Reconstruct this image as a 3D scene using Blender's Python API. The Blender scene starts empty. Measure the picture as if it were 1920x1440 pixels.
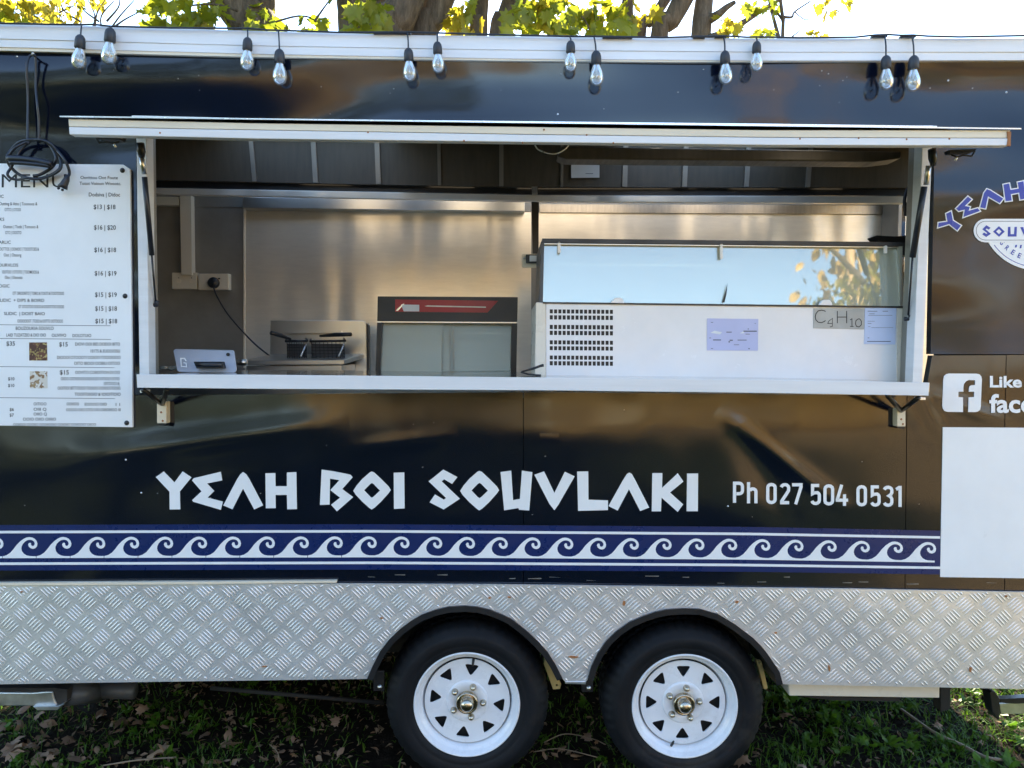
import bpy, bmesh, math, random
from math import sin, cos, pi, radians
from mathutils import Vector, Matrix, Quaternion
from mathutils.geometry import tessellate_polygon
random.seed(7)
scene = bpy.context.scene
COL = scene.collection

# ------------------------------------------------------------------ camera
FPX = 1446.0
YAW, PITCH, ROLL = radians(0.5), radians(2.5), radians(0.5)
f0 = Vector((sin(YAW)*cos(PITCH), cos(YAW)*cos(PITCH), -sin(PITCH)))
r0 = Vector((cos(YAW), -sin(YAW), 0.0))
u0 = r0.cross(f0)
CR = r0*cos(ROLL) + u0*sin(ROLL)
CU = u0*cos(ROLL) - r0*sin(ROLL)
CF = f0
CDIST = 2.74
def ray(x, y):
    return CF + CR*((x-960)/FPX) + CU*((720-y)/FPX)
_d = ray(960, 1476)
CAM = Vector((0, -CDIST, -(_d.z/_d.y)*(CDIST+0.05)))
def P(x, y, Y=0.0):                       # place in the world on the upright plane at depth Y
    d = ray(x, y); return CAM + d*((Y-CAM.y)/d.y)
def G(x, y, z=0.0):                       # place on the ground
    d = ray(x, y); return CAM + d*((z-CAM.z)/d.z)
cd = bpy.data.cameras.new('camera'); cam = bpy.data.objects.new('camera', cd); COL.objects.link(cam)
cd.sensor_width = 36; cd.lens = 36*FPX/1920; cd.clip_end = 600; cd.clip_start = 0.02
m = Matrix((CR, CU, -CF)).transposed().to_4x4(); m.translation = CAM
cam.matrix_world = m
scene.camera = cam

# ------------------------------------------------------------------ light
SUN_AZ, SUN_EL = radians(6), radians(27)     # azimuth from +Y towards +X
sun_dir = Vector((sin(SUN_AZ)*cos(SUN_EL), cos(SUN_AZ)*cos(SUN_EL), sin(SUN_EL)))
world = bpy.data.worlds.new('World'); scene.world = world; world.use_nodes = True
wn = world.node_tree.nodes; wl = world.node_tree.links
sky = wn.new('ShaderNodeTexSky'); sky.sky_type = 'NISHITA'; sky.sun_disc = False
sky.sun_elevation = SUN_EL; sky.sun_rotation = SUN_AZ
sky.air_density = 1.0; sky.dust_density = 0.1; sky.ozone_density = 1.4
wl.new(sky.outputs[0], wn['Background'].inputs[0]); wn['Background'].inputs[1].default_value = 0.085
sl = bpy.data.lights.new('sun', 'SUN'); sl.energy = 5.0; sl.angle = radians(0.6); sl.color = (1.0, 0.86, 0.64)
so = bpy.data.objects.new('sun', sl); COL.objects.link(so)
so.rotation_euler = sun_dir.to_track_quat('Z', 'Y').to_euler(); so.location = (0, 0, 30)
vs = scene.view_settings
vs.view_transform = 'Standard'; vs.look = 'None'; vs.gamma = 1.0; vs.use_curve_mapping = False
vs.exposure = 3.0

# ------------------------------------------------------------------ materials
def new_mat(name):
    m = bpy.data.materials.new(name); m.use_nodes = True
    nt = m.node_tree; return m, nt, nt.nodes['Principled BSDF']
def noise(nt, scale, detail=3, vec=None, rough=0.5):
    n = nt.nodes.new('ShaderNodeTexNoise'); n.inputs['Scale'].default_value = scale
    n.inputs['Detail'].default_value = detail; n.inputs['Roughness'].default_value = rough
    if vec: nt.links.new(vec, n.inputs['Vector'])
    return n
def posvec(nt, scale=(1, 1, 1)):
    g = nt.nodes.new('ShaderNodeNewGeometry'); mp = nt.nodes.new('ShaderNodeMapping')
    mp.inputs['Scale'].default_value = scale
    nt.links.new(g.outputs['Position'], mp.inputs['Vector']); return mp.outputs[0]
def ramp(nt, fac, stops):
    r = nt.nodes.new('ShaderNodeValToRGB'); e = r.color_ramp.elements
    while len(e) > 1: e.remove(e[-1])
    for i, (p, c) in enumerate(stops):
        el = e[0] if i == 0 else e.new(p)
        el.position = p; el.color = (*c, 1) if len(c) == 3 else c
    nt.links.new(fac, r.inputs[0]); return r
def M(name, col, rough=0.5, metal=0.0, var=0.12, vs_=6.0, bump=0.0, bs=80, rvar=0.08, rs=9, ior=1.5, coat=0, stretch=(1, 1, 1), dirt=0.0):
    m, nt, b = new_mat(name); v = posvec(nt, stretch); L = nt.links.new
    n = noise(nt, vs_, 5, v, 0.6)
    lo = tuple(max(0, c*(1-var)) for c in col); hi = tuple(min(1, c*(1+var)) for c in col)
    r = ramp(nt, n.outputs['Fac'], [(0.3, lo), (0.7, hi)]); out = r.outputs[0]
    if dirt:
        n3 = noise(nt, 2.3, 8, v, 0.75); rr = ramp(nt, n3.outputs['Fac'], [(0.55, (0, 0, 0)), (0.72, (1, 1, 1))])
        mx = nt.nodes.new('ShaderNodeMix'); mx.data_type = 'RGBA'
        mt = nt.nodes.new('ShaderNodeMath'); mt.operation = 'MULTIPLY'; mt.inputs[1].default_value = dirt
        L(rr.outputs[0], mt.inputs[0]); L(mt.outputs[0], mx.inputs['Factor'])
        L(out, mx.inputs['A']); mx.inputs['B'].default_value = (0.16, 0.13, 0.09, 1); out = mx.outputs['Result']
    L(out, b.inputs['Base Color'])
    n2 = noise(nt, rs, 6, v, 0.65)
    mr = nt.nodes.new('ShaderNodeMapRange'); mr.inputs['To Min'].default_value = max(0.02, rough-rvar); mr.inputs['To Max'].default_value = rough+rvar
    mr.inputs['From Min'].default_value = 0.3; mr.inputs['From Max'].default_value = 0.7
    L(n2.outputs['Fac'], mr.inputs['Value']); L(mr.outputs[0], b.inputs['Roughness'])
    b.inputs['Metallic'].default_value = metal; b.inputs['IOR'].default_value = ior
    if coat: b.inputs['Coat Weight'].default_value = coat; b.inputs['Coat Roughness'].default_value = 0.05
    if bump:
        n4 = noise(nt, bs, 4, v); bp = nt.nodes.new('ShaderNodeBump'); bp.inputs['Strength'].default_value = 1.0
        bp.inputs['Distance'].default_value = bump; L(n4.outputs['Fac'], bp.inputs['Height']); L(bp.outputs[0], b.inputs['Normal'])
    return m
def wavy(name, col, rough, metal, layers, ior=1.5, var=0.15, streak=None, rvar=0.04):
    # sheet metal / vinyl with long shallow dents: layers = [(stretch, scale, height in m), ...]
    m, nt, b = new_mat(name); L = nt.links.new
    prev = None
    for st, sc, h in layers:
        n = noise(nt, sc, 1.0, posvec(nt, st)); bp = nt.nodes.new('ShaderNodeBump')
        bp.inputs['Strength'].default_value = 1.0; bp.inputs['Distance'].default_value = h
        L(n.outputs['Fac'], bp.inputs['Height'])
        if prev: L(prev.outputs[0], bp.inputs['Normal'])
        prev = bp
    L(prev.outputs[0], b.inputs['Normal'])
    n = noise(nt, 5, 6, posvec(nt, streak or (1, 1, 1)), 0.7)
    r = ramp(nt, n.outputs['Fac'], [(0.3, tuple(c*(1-var) for c in col)), (0.7, tuple(min(1, c*(1+var)) for c in col))])
    L(r.outputs[0], b.inputs['Base Color'])
    mr = nt.nodes.new('ShaderNodeMapRange'); mr.inputs['To Min'].default_value = max(.01, rough-rvar); mr.inputs['To Max'].default_value = rough+rvar
    n2 = noise(nt, 14, 6, posvec(nt, streak or (1, 1, 1)), 0.7); L(n2.outputs['Fac'], mr.inputs['Value']); L(mr.outputs[0], b.inputs['Roughness'])
    b.inputs['Metallic'].default_value = metal; b.inputs['IOR'].default_value = ior
    return m
MT = {}
MT['black_panel'] = wavy('black_panel', (0.0025, 0.0045, 0.013), 0.12, 0, [((0.42, 1, 1.8), 1.0, 0.21), ((1.2, 1, 1), 2.2, 0.012)], ior=1.52)
MT['black_panel_flat'] = wavy('black_panel_flat', (0.0025, 0.0045, 0.013), 0.12, 0, [((0.42, 1, 1.8), 1.0, 0.06), ((1.2, 1, 1), 2.2, 0.012)], ior=1.65)
MT['stainless'] = wavy('stainless', (0.90, 0.84, 0.73), 0.30, 0.60, [((2.2, 1, 0.4), 1.6, 0.045), ((1, 1, 1), 5, 0.003)], streak=(2, 2, 14), var=0.05)
MT['canopy'] = M('canopy', (0.082, 0.066, 0.045), 0.45, 0.1, var=0.15, stretch=(8, 1, 1))
MT['rib'] = M('rib', (0.27, 0.235, 0.19), 0.35, 0.3)
MT['dark_steel'] = wavy('dark_steel', (0.44, 0.40, 0.35), 0.32, 1, [((1, 1, 1), 2.0, 0.01)], streak=(14, 2, 2))
MT['steel'] = M('steel', (0.66, 0.65, 0.62), 0.30, 1, var=0.04, rvar=0.02)
MT['grey_wall'] = M('grey_wall', (0.27, 0.26, 0.235), 0.38, 0.35, bump=0.0004, bs=30)
MT['alu_white'] = M('alu_white', (0.72, 0.73, 0.75), 0.38, 0.0, var=0.05, stretch=(0.4, 1, 6), dirt=0.10)
MT['alu_cream'] = M('alu_cream', (0.74, 0.66, 0.52), 0.40, 0.0, var=0.06, stretch=(0.4, 1, 6), dirt=0.15)
MT['alu_bright'] = M('alu_bright', (0.80, 0.82, 0.85), 0.25, 0.6, var=0.05)
MT['counter'] = wavy('counter', (0.60, 0.60, 0.60), 0.12, 1, [((1, 1, 1), 3, 0.002)], streak=(2, 20, 2))
MT['tread_plate'] = wavy('tread_plate', (0.74, 0.75, 0.77), 0.40, 0.62, [((1, 1, 1), 2.4, 0.022), ((1, 1, 1), 16, 0.0012)], var=0.12, rvar=0.12)
MT['white_print'] = M('white_print', (0.82, 0.84, 0.86), 0.35, var=0.03)
MT['white_gloss'] = M('white_gloss', (0.76, 0.76, 0.77), 0.22, var=0.04, coat=0.3)
MT['cream_panel'] = M('cream_panel', (0.72, 0.66, 0.56), 0.3, var=0.05)
MT['blue_print'] = M('blue_print', (0.006, 0.020, 0.105), 0.3, var=0.08)
MT['blue_logo'] = M('blue_logo', (0.010, 0.045, 0.38), 0.3, var=0.06)
MT['black_print'] = M('black_print', (0.010, 0.010, 0.012), 0.5)
MT['black_plastic'] = M('black_plastic', (0.012, 0.013, 0.016), 0.38, bump=0.0003)
MT['black_rubber'] = M('black_rubber', (0.0055, 0.0068, 0.0095), 0.66, bump=0.0008, bs=90, var=0.4, dirt=0.16)
MT['black_rubber'].node_tree.nodes['Principled BSDF'].inputs['Specular IOR Level'].default_value = 0.28
MT['dark_under'] = M('dark_under', (0.015, 0.015, 0.016), 0.8, dirt=0.2)
MT['cord_black'] = M('cord_black', (0.014, 0.017, 0.026), 0.35)
MT['socket_grey'] = M('socket_grey', (0.022, 0.025, 0.032), 0.5)
MT['rim_white'] = M('rim_white', (0.76, 0.78, 0.82), 0.30, var=0.05, coat=0.4, dirt=0.22)
MT['chrome'] = M('chrome', (0.52, 0.46, 0.36), 0.27, 1, rvar=0.06)
MT['galv'] = M('galv', (0.62, 0.64, 0.66), 0.34, 0.9, var=0.2, vs_=18, dirt=0.08)
MT['yellow_steel'] = M('yellow_steel', (0.50, 0.40, 0.17), 0.5, 0.1, dirt=0.4)
MT['cream_plastic'] = M('cream_plastic', (0.66, 0.60, 0.48), 0.4, var=0.04)
MT['red_label'] = M('red_label', (0.36, 0.012, 0.02), 0.35)
MT['paper'] = M('paper', (0.74, 0.74, 0.74), 0.7, var=0.04)
MT['paper_blue'] = M('paper_blue', (0.55, 0.62, 0.82), 0.6, var=0.04)
MT['paper_lilac'] = M('paper_lilac', (0.50, 0.51, 0.72), 0.6, var=0.05)
MT['paper_grey'] = M('paper_grey', (0.44, 0.42, 0.38), 0.6, var=0.12, vs_=12)
MT['ink_soft'] = M('ink_soft', (0.10, 0.11, 0.15), 0.6)
MT['tablet_silver'] = M('tablet_silver', (0.48, 0.51, 0.58), 0.35, 0.3, var=0.04)
MT['pale_back'] = M('pale_back', (0.60, 0.64, 0.61), 0.4, var=0.06)
MT['timber_pole'] = M('timber_pole', (0.42, 0.29, 0.16), 0.7, stretch=(6, 6, 0.6))
MT['rust'] = M('rust', (0.34, 0.14, 0.05), 0.7, var=0.3)
MT['grey_plastic'] = M('grey_plastic', (0.055, 0.058, 0.062), 0.45)

def crease(m, lines):
    # pressed dents along straight lines in a sheet: (start, end, half width m, height m)
    nt = m.node_tree; N = nt.nodes; L = nt.links.new; b = N['Principled BSDF']
    def mth(op, a, b_=None):
        n = N.new('ShaderNodeMath'); n.operation = op
        for i, q in enumerate((a, b_)):
            if q is None: continue
            if isinstance(q, (int, float)): n.inputs[i].default_value = q
            else: L(q, n.inputs[i])
        return n.outputs[0]
    g = N.new('ShaderNodeNewGeometry'); sp = N.new('ShaderNodeSeparateXYZ'); L(g.outputs['Position'], sp.inputs[0]); tot = None
    for a, e, w, h in lines:
        d = Vector((e.x-a.x, e.z-a.z)); ln = d.length; d /= ln
        dx = mth('SUBTRACT', sp.outputs['X'], a.x); dz = mth('SUBTRACT', sp.outputs['Z'], a.z)
        al = mth('DIVIDE', mth('ADD', mth('MULTIPLY', dx, d.x), mth('MULTIPLY', dz, d.y)), ln)
        ac = mth('DIVIDE', mth('SUBTRACT', mth('MULTIPLY', dx, -d.y), mth('MULTIPLY', dz, -d.x)), w)
        ex = mth('EXPONENT', mth('MULTIPLY', mth('MULTIPLY', ac, ac), -1.0))
        win = mth('MAXIMUM', mth('MULTIPLY', mth('MULTIPLY', al, mth('SUBTRACT', 1.0, al)), 4.0), 0.0)
        v = mth('MULTIPLY', mth('MULTIPLY', ex, win), h); tot = v if tot is None else mth('ADD', tot, v)
    bp = N.new('ShaderNodeBump'); bp.inputs['Strength'].default_value = 1.0; bp.inputs['Distance'].default_value = 1.0; L(tot, bp.inputs['Height'])
    old = b.inputs['Normal'].links[0].from_socket; L(old, bp.inputs['Normal']); L(bp.outputs[0], b.inputs['Normal'])
crease(MT['black_panel_flat'], [(P(1345, 768), P(1600, 965), 0.030, 0.0062), (P(120, 862), P(655, 788), 0.045, 0.006), (P(1380, 800), P(1500, 1000), 0.06, -0.006), (P(1700, 690), P(1770, 830), 0.03, 0.004), (P(1735, 735), P(1900, 800), 0.03, 0.005), (P(640, 845), P(860, 815), 0.03, 0.003)])
def glass_mat(name, refl, tint, rough=0.02, haze=0.0):
    m, nt, b = new_mat(name); L = nt.links.new; N = nt.nodes
    tr = N.new('ShaderNodeBsdfTransparent'); tr.inputs[0].default_value = (*tint, 1)
    gl = N.new('ShaderNodeBsdfGlossy'); gl.inputs['Roughness'].default_value = rough; gl.inputs['Color'].default_value = (1, 1, 1, 1)
    lw = N.new('ShaderNodeFresnel'); lw.inputs[0].default_value = 1.5
    mr = N.new('ShaderNodeMapRange'); mr.inputs['From Min'].default_value = 0.04; mr.inputs['From Max'].default_value = 1
    mr.inputs['To Min'].default_value = refl; mr.inputs['To Max'].default_value = 1
    L(lw.outputs[0], mr.inputs['Value'])
    mx = N.new('ShaderNodeMixShader'); L(mr.outputs[0], mx.inputs[0]); L(tr.outputs[0], mx.inputs[1]); L(gl.outputs[0], mx.inputs[2])
    last = mx
    if haze:
        df = N.new('ShaderNodeBsdfDiffuse'); df.inputs[0].default_value = (0.82, 0.82, 0.70, 1)
        m2 = N.new('ShaderNodeMixShader'); m2.inputs[0].default_value = haze; L(mx.outputs[0], m2.inputs[1]); L(df.outputs[0], m2.inputs[2]); last = m2
    L(last.outputs[0], N['Material Output'].inputs[0]); return m
MT['glass_front'] = glass_mat('glass_front', 0.19, (0.84, 0.90, 0.83), haze=0.32)  # haze paints the pale sky reflection into the pane
MT['glass_door'] = glass_mat('glass_door', 0.07, (0.84, 0.90, 0.87), 0.35, haze=0.30)  # reflected sky put into the doors as a pale diffuse haze
MT['bulb_glass'] = glass_mat('bulb_glass', 0.14, (0.86, 0.90, 0.95), 0.04, haze=0.16)
MT['clear_film'] = glass_mat('clear_film', 0.3, (0.7, 0.7, 0.7), 0.1, haze=0.25)

def leaf_mat(name, c1, c2, trans=0.45):
    m, nt, b = new_mat(name); L = nt.links.new; N = nt.nodes
    oi = N.new('ShaderNodeObjectInfo'); g = N.new('ShaderNodeNewGeometry')
    n = noise(nt, 1.7, 3, g.outputs['Position'])
    ad = N.new('ShaderNodeMath'); ad.operation = 'ADD'
    ml = N.new('ShaderNodeMath'); ml.operation = 'MULTIPLY'; ml.inputs[1].default_value = 0.5
    L(oi.outputs['Random'], ml.inputs[0]); L(ml.outputs[0], ad.inputs[0])
    ri = N.new('ShaderNodeMath'); ri.operation = 'MULTIPLY'; ri.inputs[1].default_value = 0.6
    ip = N.new('ShaderNodeMath'); ip.operation = 'ADD'
    L(g.outputs['Random Per Island'], ri.inputs[0]); L(n.outputs['Fac'], ip.inputs[0]); L(ri.outputs[0], ip.inputs[1])
    hl = N.new('ShaderNodeMath'); hl.operation = 'MULTIPLY'; hl.inputs[1].default_value = 0.5
    L(ip.outputs[0], hl.inputs[0]); L(hl.outputs[0], ad.inputs[1])
    r = ramp(nt, ad.outputs[0], [(0.15, c1), (0.85, c2)])
    df = N.new('ShaderNodeBsdfDiffuse'); tl = N.new('ShaderNodeBsdfTranslucent'); gl = N.new('ShaderNodeBsdfGlossy'); gl.inputs['Roughness'].default_value = 0.4
    L(r.outputs[0], df.inputs[0]); L(r.outputs[0], tl.inputs[0])
    mx = N.new('ShaderNodeMixShader'); mx.inputs[0].default_value = trans; L(df.outputs[0], mx.inputs[1]); L(tl.outputs[0], mx.inputs[2])
    m2 = N.new('ShaderNodeMixShader'); m2.inputs[0].default_value = 0.025; L(mx.outputs[0], m2.inputs[1]); L(gl.outputs[0], m2.inputs[2])
    L(m2.outputs[0], N['Material Output'].inputs[0]); return m
MT['leaf_green'] = leaf_mat('leaf_green', (0.07, 0.12, 0.010), (0.24, 0.26, 0.016), 0.6)
MT['leaf_yellow'] = leaf_mat('leaf_yellow', (0.14, 0.15, 0.012), (0.38, 0.31, 0.025), 0.55)
MT['leaf_gold'] = leaf_mat('leaf_gold', (0.30, 0.20, 0.06), (0.55, 0.38, 0.14), 0.25)
MT['leaf_dark'] = leaf_mat('leaf_dark', (0.02, 0.035, 0.010), (0.05, 0.07, 0.02), 0.2)
MT['grass_blade'] = leaf_mat('grass_blade', (0.016, 0.052, 0.004), (0.075, 0.15, 0.010), 0.4)
MT['weed_leaf'] = leaf_mat('weed_leaf', (0.02, 0.07, 0.005), (0.09, 0.18, 0.012), 0.4)
MT['dry_leaf'] = leaf_mat('dry_leaf', (0.10, 0.058, 0.036), (0.36, 0.235, 0.15), 0.1)
MT['litter'] = leaf_mat('litter', (0.035, 0.022, 0.014), (0.26, 0.17, 0.10), 0.05)
MT['twig'] = M('twig', (0.24, 0.18, 0.12), 0.8, var=0.3)

def bark_mat():
    m, nt, b = new_mat('bark'); L = nt.links.new
    v = posvec(nt, (5, 5, 1.0)); n = noise(nt, 4, 8, v, 0.7)
    r = ramp(nt, n.outputs['Fac'], [(0.3, (0.035, 0.026, 0.018)), (0.55, (0.11, 0.085, 0.06)), (0.75, (0.20, 0.16, 0.12))])
    L(r.outputs[0], b.inputs['Base Color']); b.inputs['Roughness'].default_value = 0.9
    bp = nt.nodes.new('ShaderNodeBump'); bp.inputs['Distance'].default_value = 0.04; L(n.outputs['Fac'], bp.inputs['Height']); L(bp.outputs[0], b.inputs['Normal'])
    return m
MT['bark'] = bark_mat()
def ground_mat():
    m, nt, b = new_mat('ground_soil'); L = nt.links.new; N = nt.nodes
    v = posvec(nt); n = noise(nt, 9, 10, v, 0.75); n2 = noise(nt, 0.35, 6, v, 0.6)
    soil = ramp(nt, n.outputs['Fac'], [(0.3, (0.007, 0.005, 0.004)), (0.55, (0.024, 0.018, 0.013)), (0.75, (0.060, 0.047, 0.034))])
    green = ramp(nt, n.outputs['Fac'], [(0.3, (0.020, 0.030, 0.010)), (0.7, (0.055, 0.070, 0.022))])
    straw = ramp(nt, n.outputs['Fac'], [(0.3, (0.22, 0.16, 0.07)), (0.7, (0.40, 0.29, 0.13))])  # stands for sunlit lawn, its brightness put into the colour
    sq = N.new('ShaderNodeSeparateXYZ'); L(v, sq.inputs[0]); n5 = noise(nt, 0.25, 5, v, 0.6)
    am = N.new('ShaderNodeMath'); am.operation = 'MULTIPLY_ADD'; am.inputs[1].default_value = 5.0; L(n5.outputs['Fac'], am.inputs[0]); L(sq.outputs['X'], am.inputs[2])
    m5 = N.new('ShaderNodeMapRange'); m5.inputs['From Min'].default_value = 5.4; m5.inputs['From Max'].default_value = 7.2; L(am.outputs[0], m5.inputs['Value'])
    lawn = N.new('ShaderNodeMix'); lawn.data_type = 'RGBA'; L(m5.outputs[0], lawn.inputs['Factor']); L(green.outputs[0], lawn.inputs['A']); L(straw.outputs[0], lawn.inputs['B'])  # tree shade and sunshine painted into the lawn: darker side, paler side
    sp = N.new('ShaderNodeSeparateXYZ'); L(v, sp.inputs[0])
    def mth(op, a, b_=None):
        q = N.new('ShaderNodeMath'); q.operation = op
        for i_, w in enumerate((a, b_)):
            if w is None: continue
            if isinstance(w, (int, float)): q.inputs[i_].default_value = w
            else: L(w, q.inputs[i_])
        return q.outputs[0]
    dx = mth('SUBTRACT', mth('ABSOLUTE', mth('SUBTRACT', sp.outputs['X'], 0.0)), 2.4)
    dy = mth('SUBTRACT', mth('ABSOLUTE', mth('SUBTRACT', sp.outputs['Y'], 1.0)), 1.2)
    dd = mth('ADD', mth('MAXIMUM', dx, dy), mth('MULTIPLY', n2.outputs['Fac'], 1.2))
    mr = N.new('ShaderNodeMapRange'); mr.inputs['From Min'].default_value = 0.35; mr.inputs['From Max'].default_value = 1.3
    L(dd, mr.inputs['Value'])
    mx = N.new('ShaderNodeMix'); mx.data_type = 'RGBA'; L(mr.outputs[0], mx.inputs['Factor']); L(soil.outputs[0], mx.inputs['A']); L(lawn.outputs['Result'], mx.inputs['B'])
    L(mx.outputs['Result'], b.inputs['Base Color']); b.inputs['Roughness'].default_value = 0.95; b.inputs['Specular IOR Level'].default_value = 0.05
    bp = N.new('ShaderNodeBump'); bp.inputs['Distance'].default_value = 0.07; L(n.outputs['Fac'], bp.inputs['Height']); L(bp.outputs[0], b.inputs['Normal'])
    return m
MT['ground'] = ground_mat()
def food_mat(name, stops, sc, seed):
    m, nt, b = new_mat(name)
    n = nt.nodes.new('ShaderNodeTexVoronoi'); n.inputs['Scale'].default_value = sc
    nv = noise(nt, sc*1.2, 4, posvec(nt)); mx = nt.nodes.new('ShaderNodeMath'); mx.operation = 'MULTIPLY'
    nt.links.new(posvec(nt), n.inputs['Vector']); nt.links.new(n.outputs['Color'], mx.inputs[0]); nt.links.new(nv.outputs['Fac'], mx.inputs[1])
    r = ramp(nt, mx.outputs[0], stops); r.color_ramp.interpolation = 'CONSTANT'
    nt.links.new(r.outputs[0], b.inputs['Base Color']); return m
MT['food_a'] = food_mat('food_a', [(0, (0.08, 0.03, 0.02)), (0.2, (0.34, 0.25, 0.08)), (0.27, (0.14, 0.05, 0.03)), (0.40, (0.45, 0.36, 0.14))], 62, 1)
MT['food_b'] = food_mat('food_b', [(0, (0.66, 0.62, 0.55)), (0.25, (0.26, 0.15, 0.07)), (0.32, (0.72, 0.70, 0.66)), (0.42, (0.35, 0.24, 0.12))], 45, 2)

# ------------------------------------------------------------------ mesh builder
def smooth_path(pts, sub=6):
    pts = [Vector(p) for p in pts]; out = []
    for i in range(len(pts)-1):
        p0 = pts[max(i-1, 0)]; p1 = pts[i]; p2 = pts[i+1]; p3 = pts[min(i+2, len(pts)-1)]
        for k in range(sub):
            t = k/sub; t2 = t*t; t3 = t2*t
            out.append(0.5*((2*p1)+(p2-p0)*t+(2*p0-5*p1+4*p2-p3)*t2+(3*p1-p0-3*p2+p3)*t3))
    out.append(pts[-1]); return out
class MB:
    def __init__(s): s.v = []; s.f = []; s.sm = []
    def add(s, vs, fs, smooth=False):
        o = len(s.v); s.v += [Vector(v) for v in vs]; s.f += [tuple(i+o for i in f) for f in fs]; s.sm += [smooth]*len(fs); return s
    def box(s, x0, x1, y0, y1, z0, z1):
        return s.hexa([(x0, y0, z0), (x1, y0, z0), (x1, y0, z1), (x0, y0, z1)], [(x0, y1, z0), (x1, y1, z0), (x1, y1, z1), (x0, y1, z1)])
    def hexa(s, a, b):
        return s.add(list(a)+list(b), [(0, 1, 2, 3), (7, 6, 5, 4), (1, 0, 4, 5), (2, 1, 5, 6), (3, 2, 6, 7), (0, 3, 7, 4)])
    def prism(s, loops, Y=0.0, depth=0.01, px=True, back=True):
        # outline(s) (first = outer, rest = holes) on the upright plane Y, given as picture-measured points, going depth metres back
        L3 = [[P(x, y, Y) for x, y in lp] if px else [Vector((x, Y, z)) for x, z in lp] for lp in loops]
        flat = [p for lp in L3 for p in lp]
        tris = tessellate_polygon([[Vector((p.x, p.z, 0)) for p in lp] for lp in L3])
        fs = []
        for t in tris:
            a, b, c = (flat[i] for i in t)
            n = (b-a).cross(c-a)
            if abs(n.y) < 1e-14: continue
            fs.append(t if n.y < 0 else t[::-1])
        n = len(flat); vs = flat[:]
        if depth:
            vs += [p+Vector((0, depth, 0)) for p in flat]
            if back: fs += [tuple(i+n for i in f[::-1]) for f in fs[:]]
            o = 0
            for k, lp in enumerate(L3):
                m_ = len(lp); area = sum(lp[i].x*lp[(i+1) % m_].z-lp[(i+1) % m_].x*lp[i].z for i in range(m_))
                ccw = (area > 0) == (k == 0)
                for i in range(m_):
                    a, b = o+i, o+(i+1) % m_
                    fs.append((b, a, a+n, b+n) if ccw else (a, b, b+n, a+n))
                o += m_
        return s.add(vs, fs)
    def pxbox(s, x0, y0, x1, y1, Y, depth):
        return s.prism([[(x0, y0), (x1, y0), (x1, y1), (x0, y1)]], Y, depth)
    def band(s, top, bot, Y, depth):
        return s.prism([list(top)+list(bot)[::-1]], Y, depth)
    def tube(s, pts, r, seg=8, caps=True, smooth=True):
        pts = [Vector(p) for p in pts]; n = len(pts); rs = r if isinstance(r, (list, tuple)) else [r]*n
        vs = []; fs = []; ref = Vector((0.13, 0.31, 0.94)); prevx = None
        for i, p in enumerate(pts):
            t = (pts[min(i+1, n-1)]-pts[max(i-1, 0)])
            t = t.normalized() if t.length > 1e-9 else Vector((0, 0, 1))
            x = (prevx - t*prevx.dot(t)) if prevx else t.orthogonal()
            x = x.normalized() if x.length > 1e-6 else t.orthogonal().normalized()
            prevx = x; y = t.cross(x)
            for k in range(seg):
                a = 2*pi*k/seg; vs.append(p+(x*cos(a)+y*sin(a))*rs[i])
        for i in range(n-1):
            for k in range(seg):
                a = i*seg+k; b = i*seg+(k+1) % seg; fs.append((a, b, b+seg, a+seg))
        if caps:
            fs.append(tuple(range(seg))[::-1]); fs.append(tuple(range((n-1)*seg, n*seg)))
        return s.add(vs, fs, smooth)
    def lathe(s, prof, origin, axis, seg=32, smooth=True, mod=None):
        # prof: (radius, height along axis)
        ax = Vector(axis).normalized(); x = Vector((1, 0, 0)) if abs(ax.x) < 0.9 else Vector((0, 0, 1))
        x = (x-ax*x.dot(ax)).normalized(); y = ax.cross(x); O = Vector(origin)
        vs = []; fs = []; n = len(prof)
        for k in range(seg):
            a = 2*pi*k/seg
            for i, (r, h) in enumerate(prof):
                rr = r if mod is None else mod(r, i, k)
                vs.append(O+ax*h+(x*cos(a)+y*sin(a))*rr)
        for k in range(seg):
            k2 = (k+1) % seg
            for i in range(n-1): fs.append((k*n+i, k2*n+i, k2*n+i+1, k*n+i+1))
        return s.add(vs, fs, smooth)
    def build(s, name, mat, parent=None, bevel=0, kind=None, label=None, cat=None, group=None, origin=None, local=False, mats=None):
        me = bpy.data.meshes.new(name)
        if origin is None:
            if not s.v: origin = Vector()
            else:
                lo = Vector([min(v[i] for v in s.v) for i in range(3)]); hi = Vector([max(v[i] for v in s.v) for i in range(3)])
                origin = (lo+hi)/2
                if parent is None: origin.z = lo.z
        origin = Vector(origin)
        me.from_pydata([v-origin for v in s.v], [], s.f); me.polygons.foreach_set('use_smooth', s.sm)
        me.materials.append(MT[mat] if isinstance(mat, str) else mat); me.update()
        o = bpy.data.objects.new(name, me); COL.objects.link(o)
        base = Vector()
        if parent is not None:
            o.parent = parent; base = WORLD_LOC.get(parent.name, Vector())
        o.location = origin if local else origin-base
        WORLD_LOC[o.name] = origin if not local else base+origin
        if bevel:
            bm = o.modifiers.new('edge', 'BEVEL'); bm.width = bevel; bm.segments = 2; bm.limit_method = 'ANGLE'; bm.angle_limit = radians(40)
        props(o, label, cat, group, kind); return o
WORLD_LOC = {}
def props(o, label=None, cat=None, group=None, kind=None):
    for k, v in (('label', label), ('category', cat), ('group', group), ('kind', kind)):
        if v: o[k] = v
def thing(name, loc, label, cat, group=None):
    o = bpy.data.objects.new(name, None); COL.objects.link(o); o.location = loc; o.empty_display_size = 0.1
    WORLD_LOC[o.name] = Vector(loc); props(o, label, cat, group); return o
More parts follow.
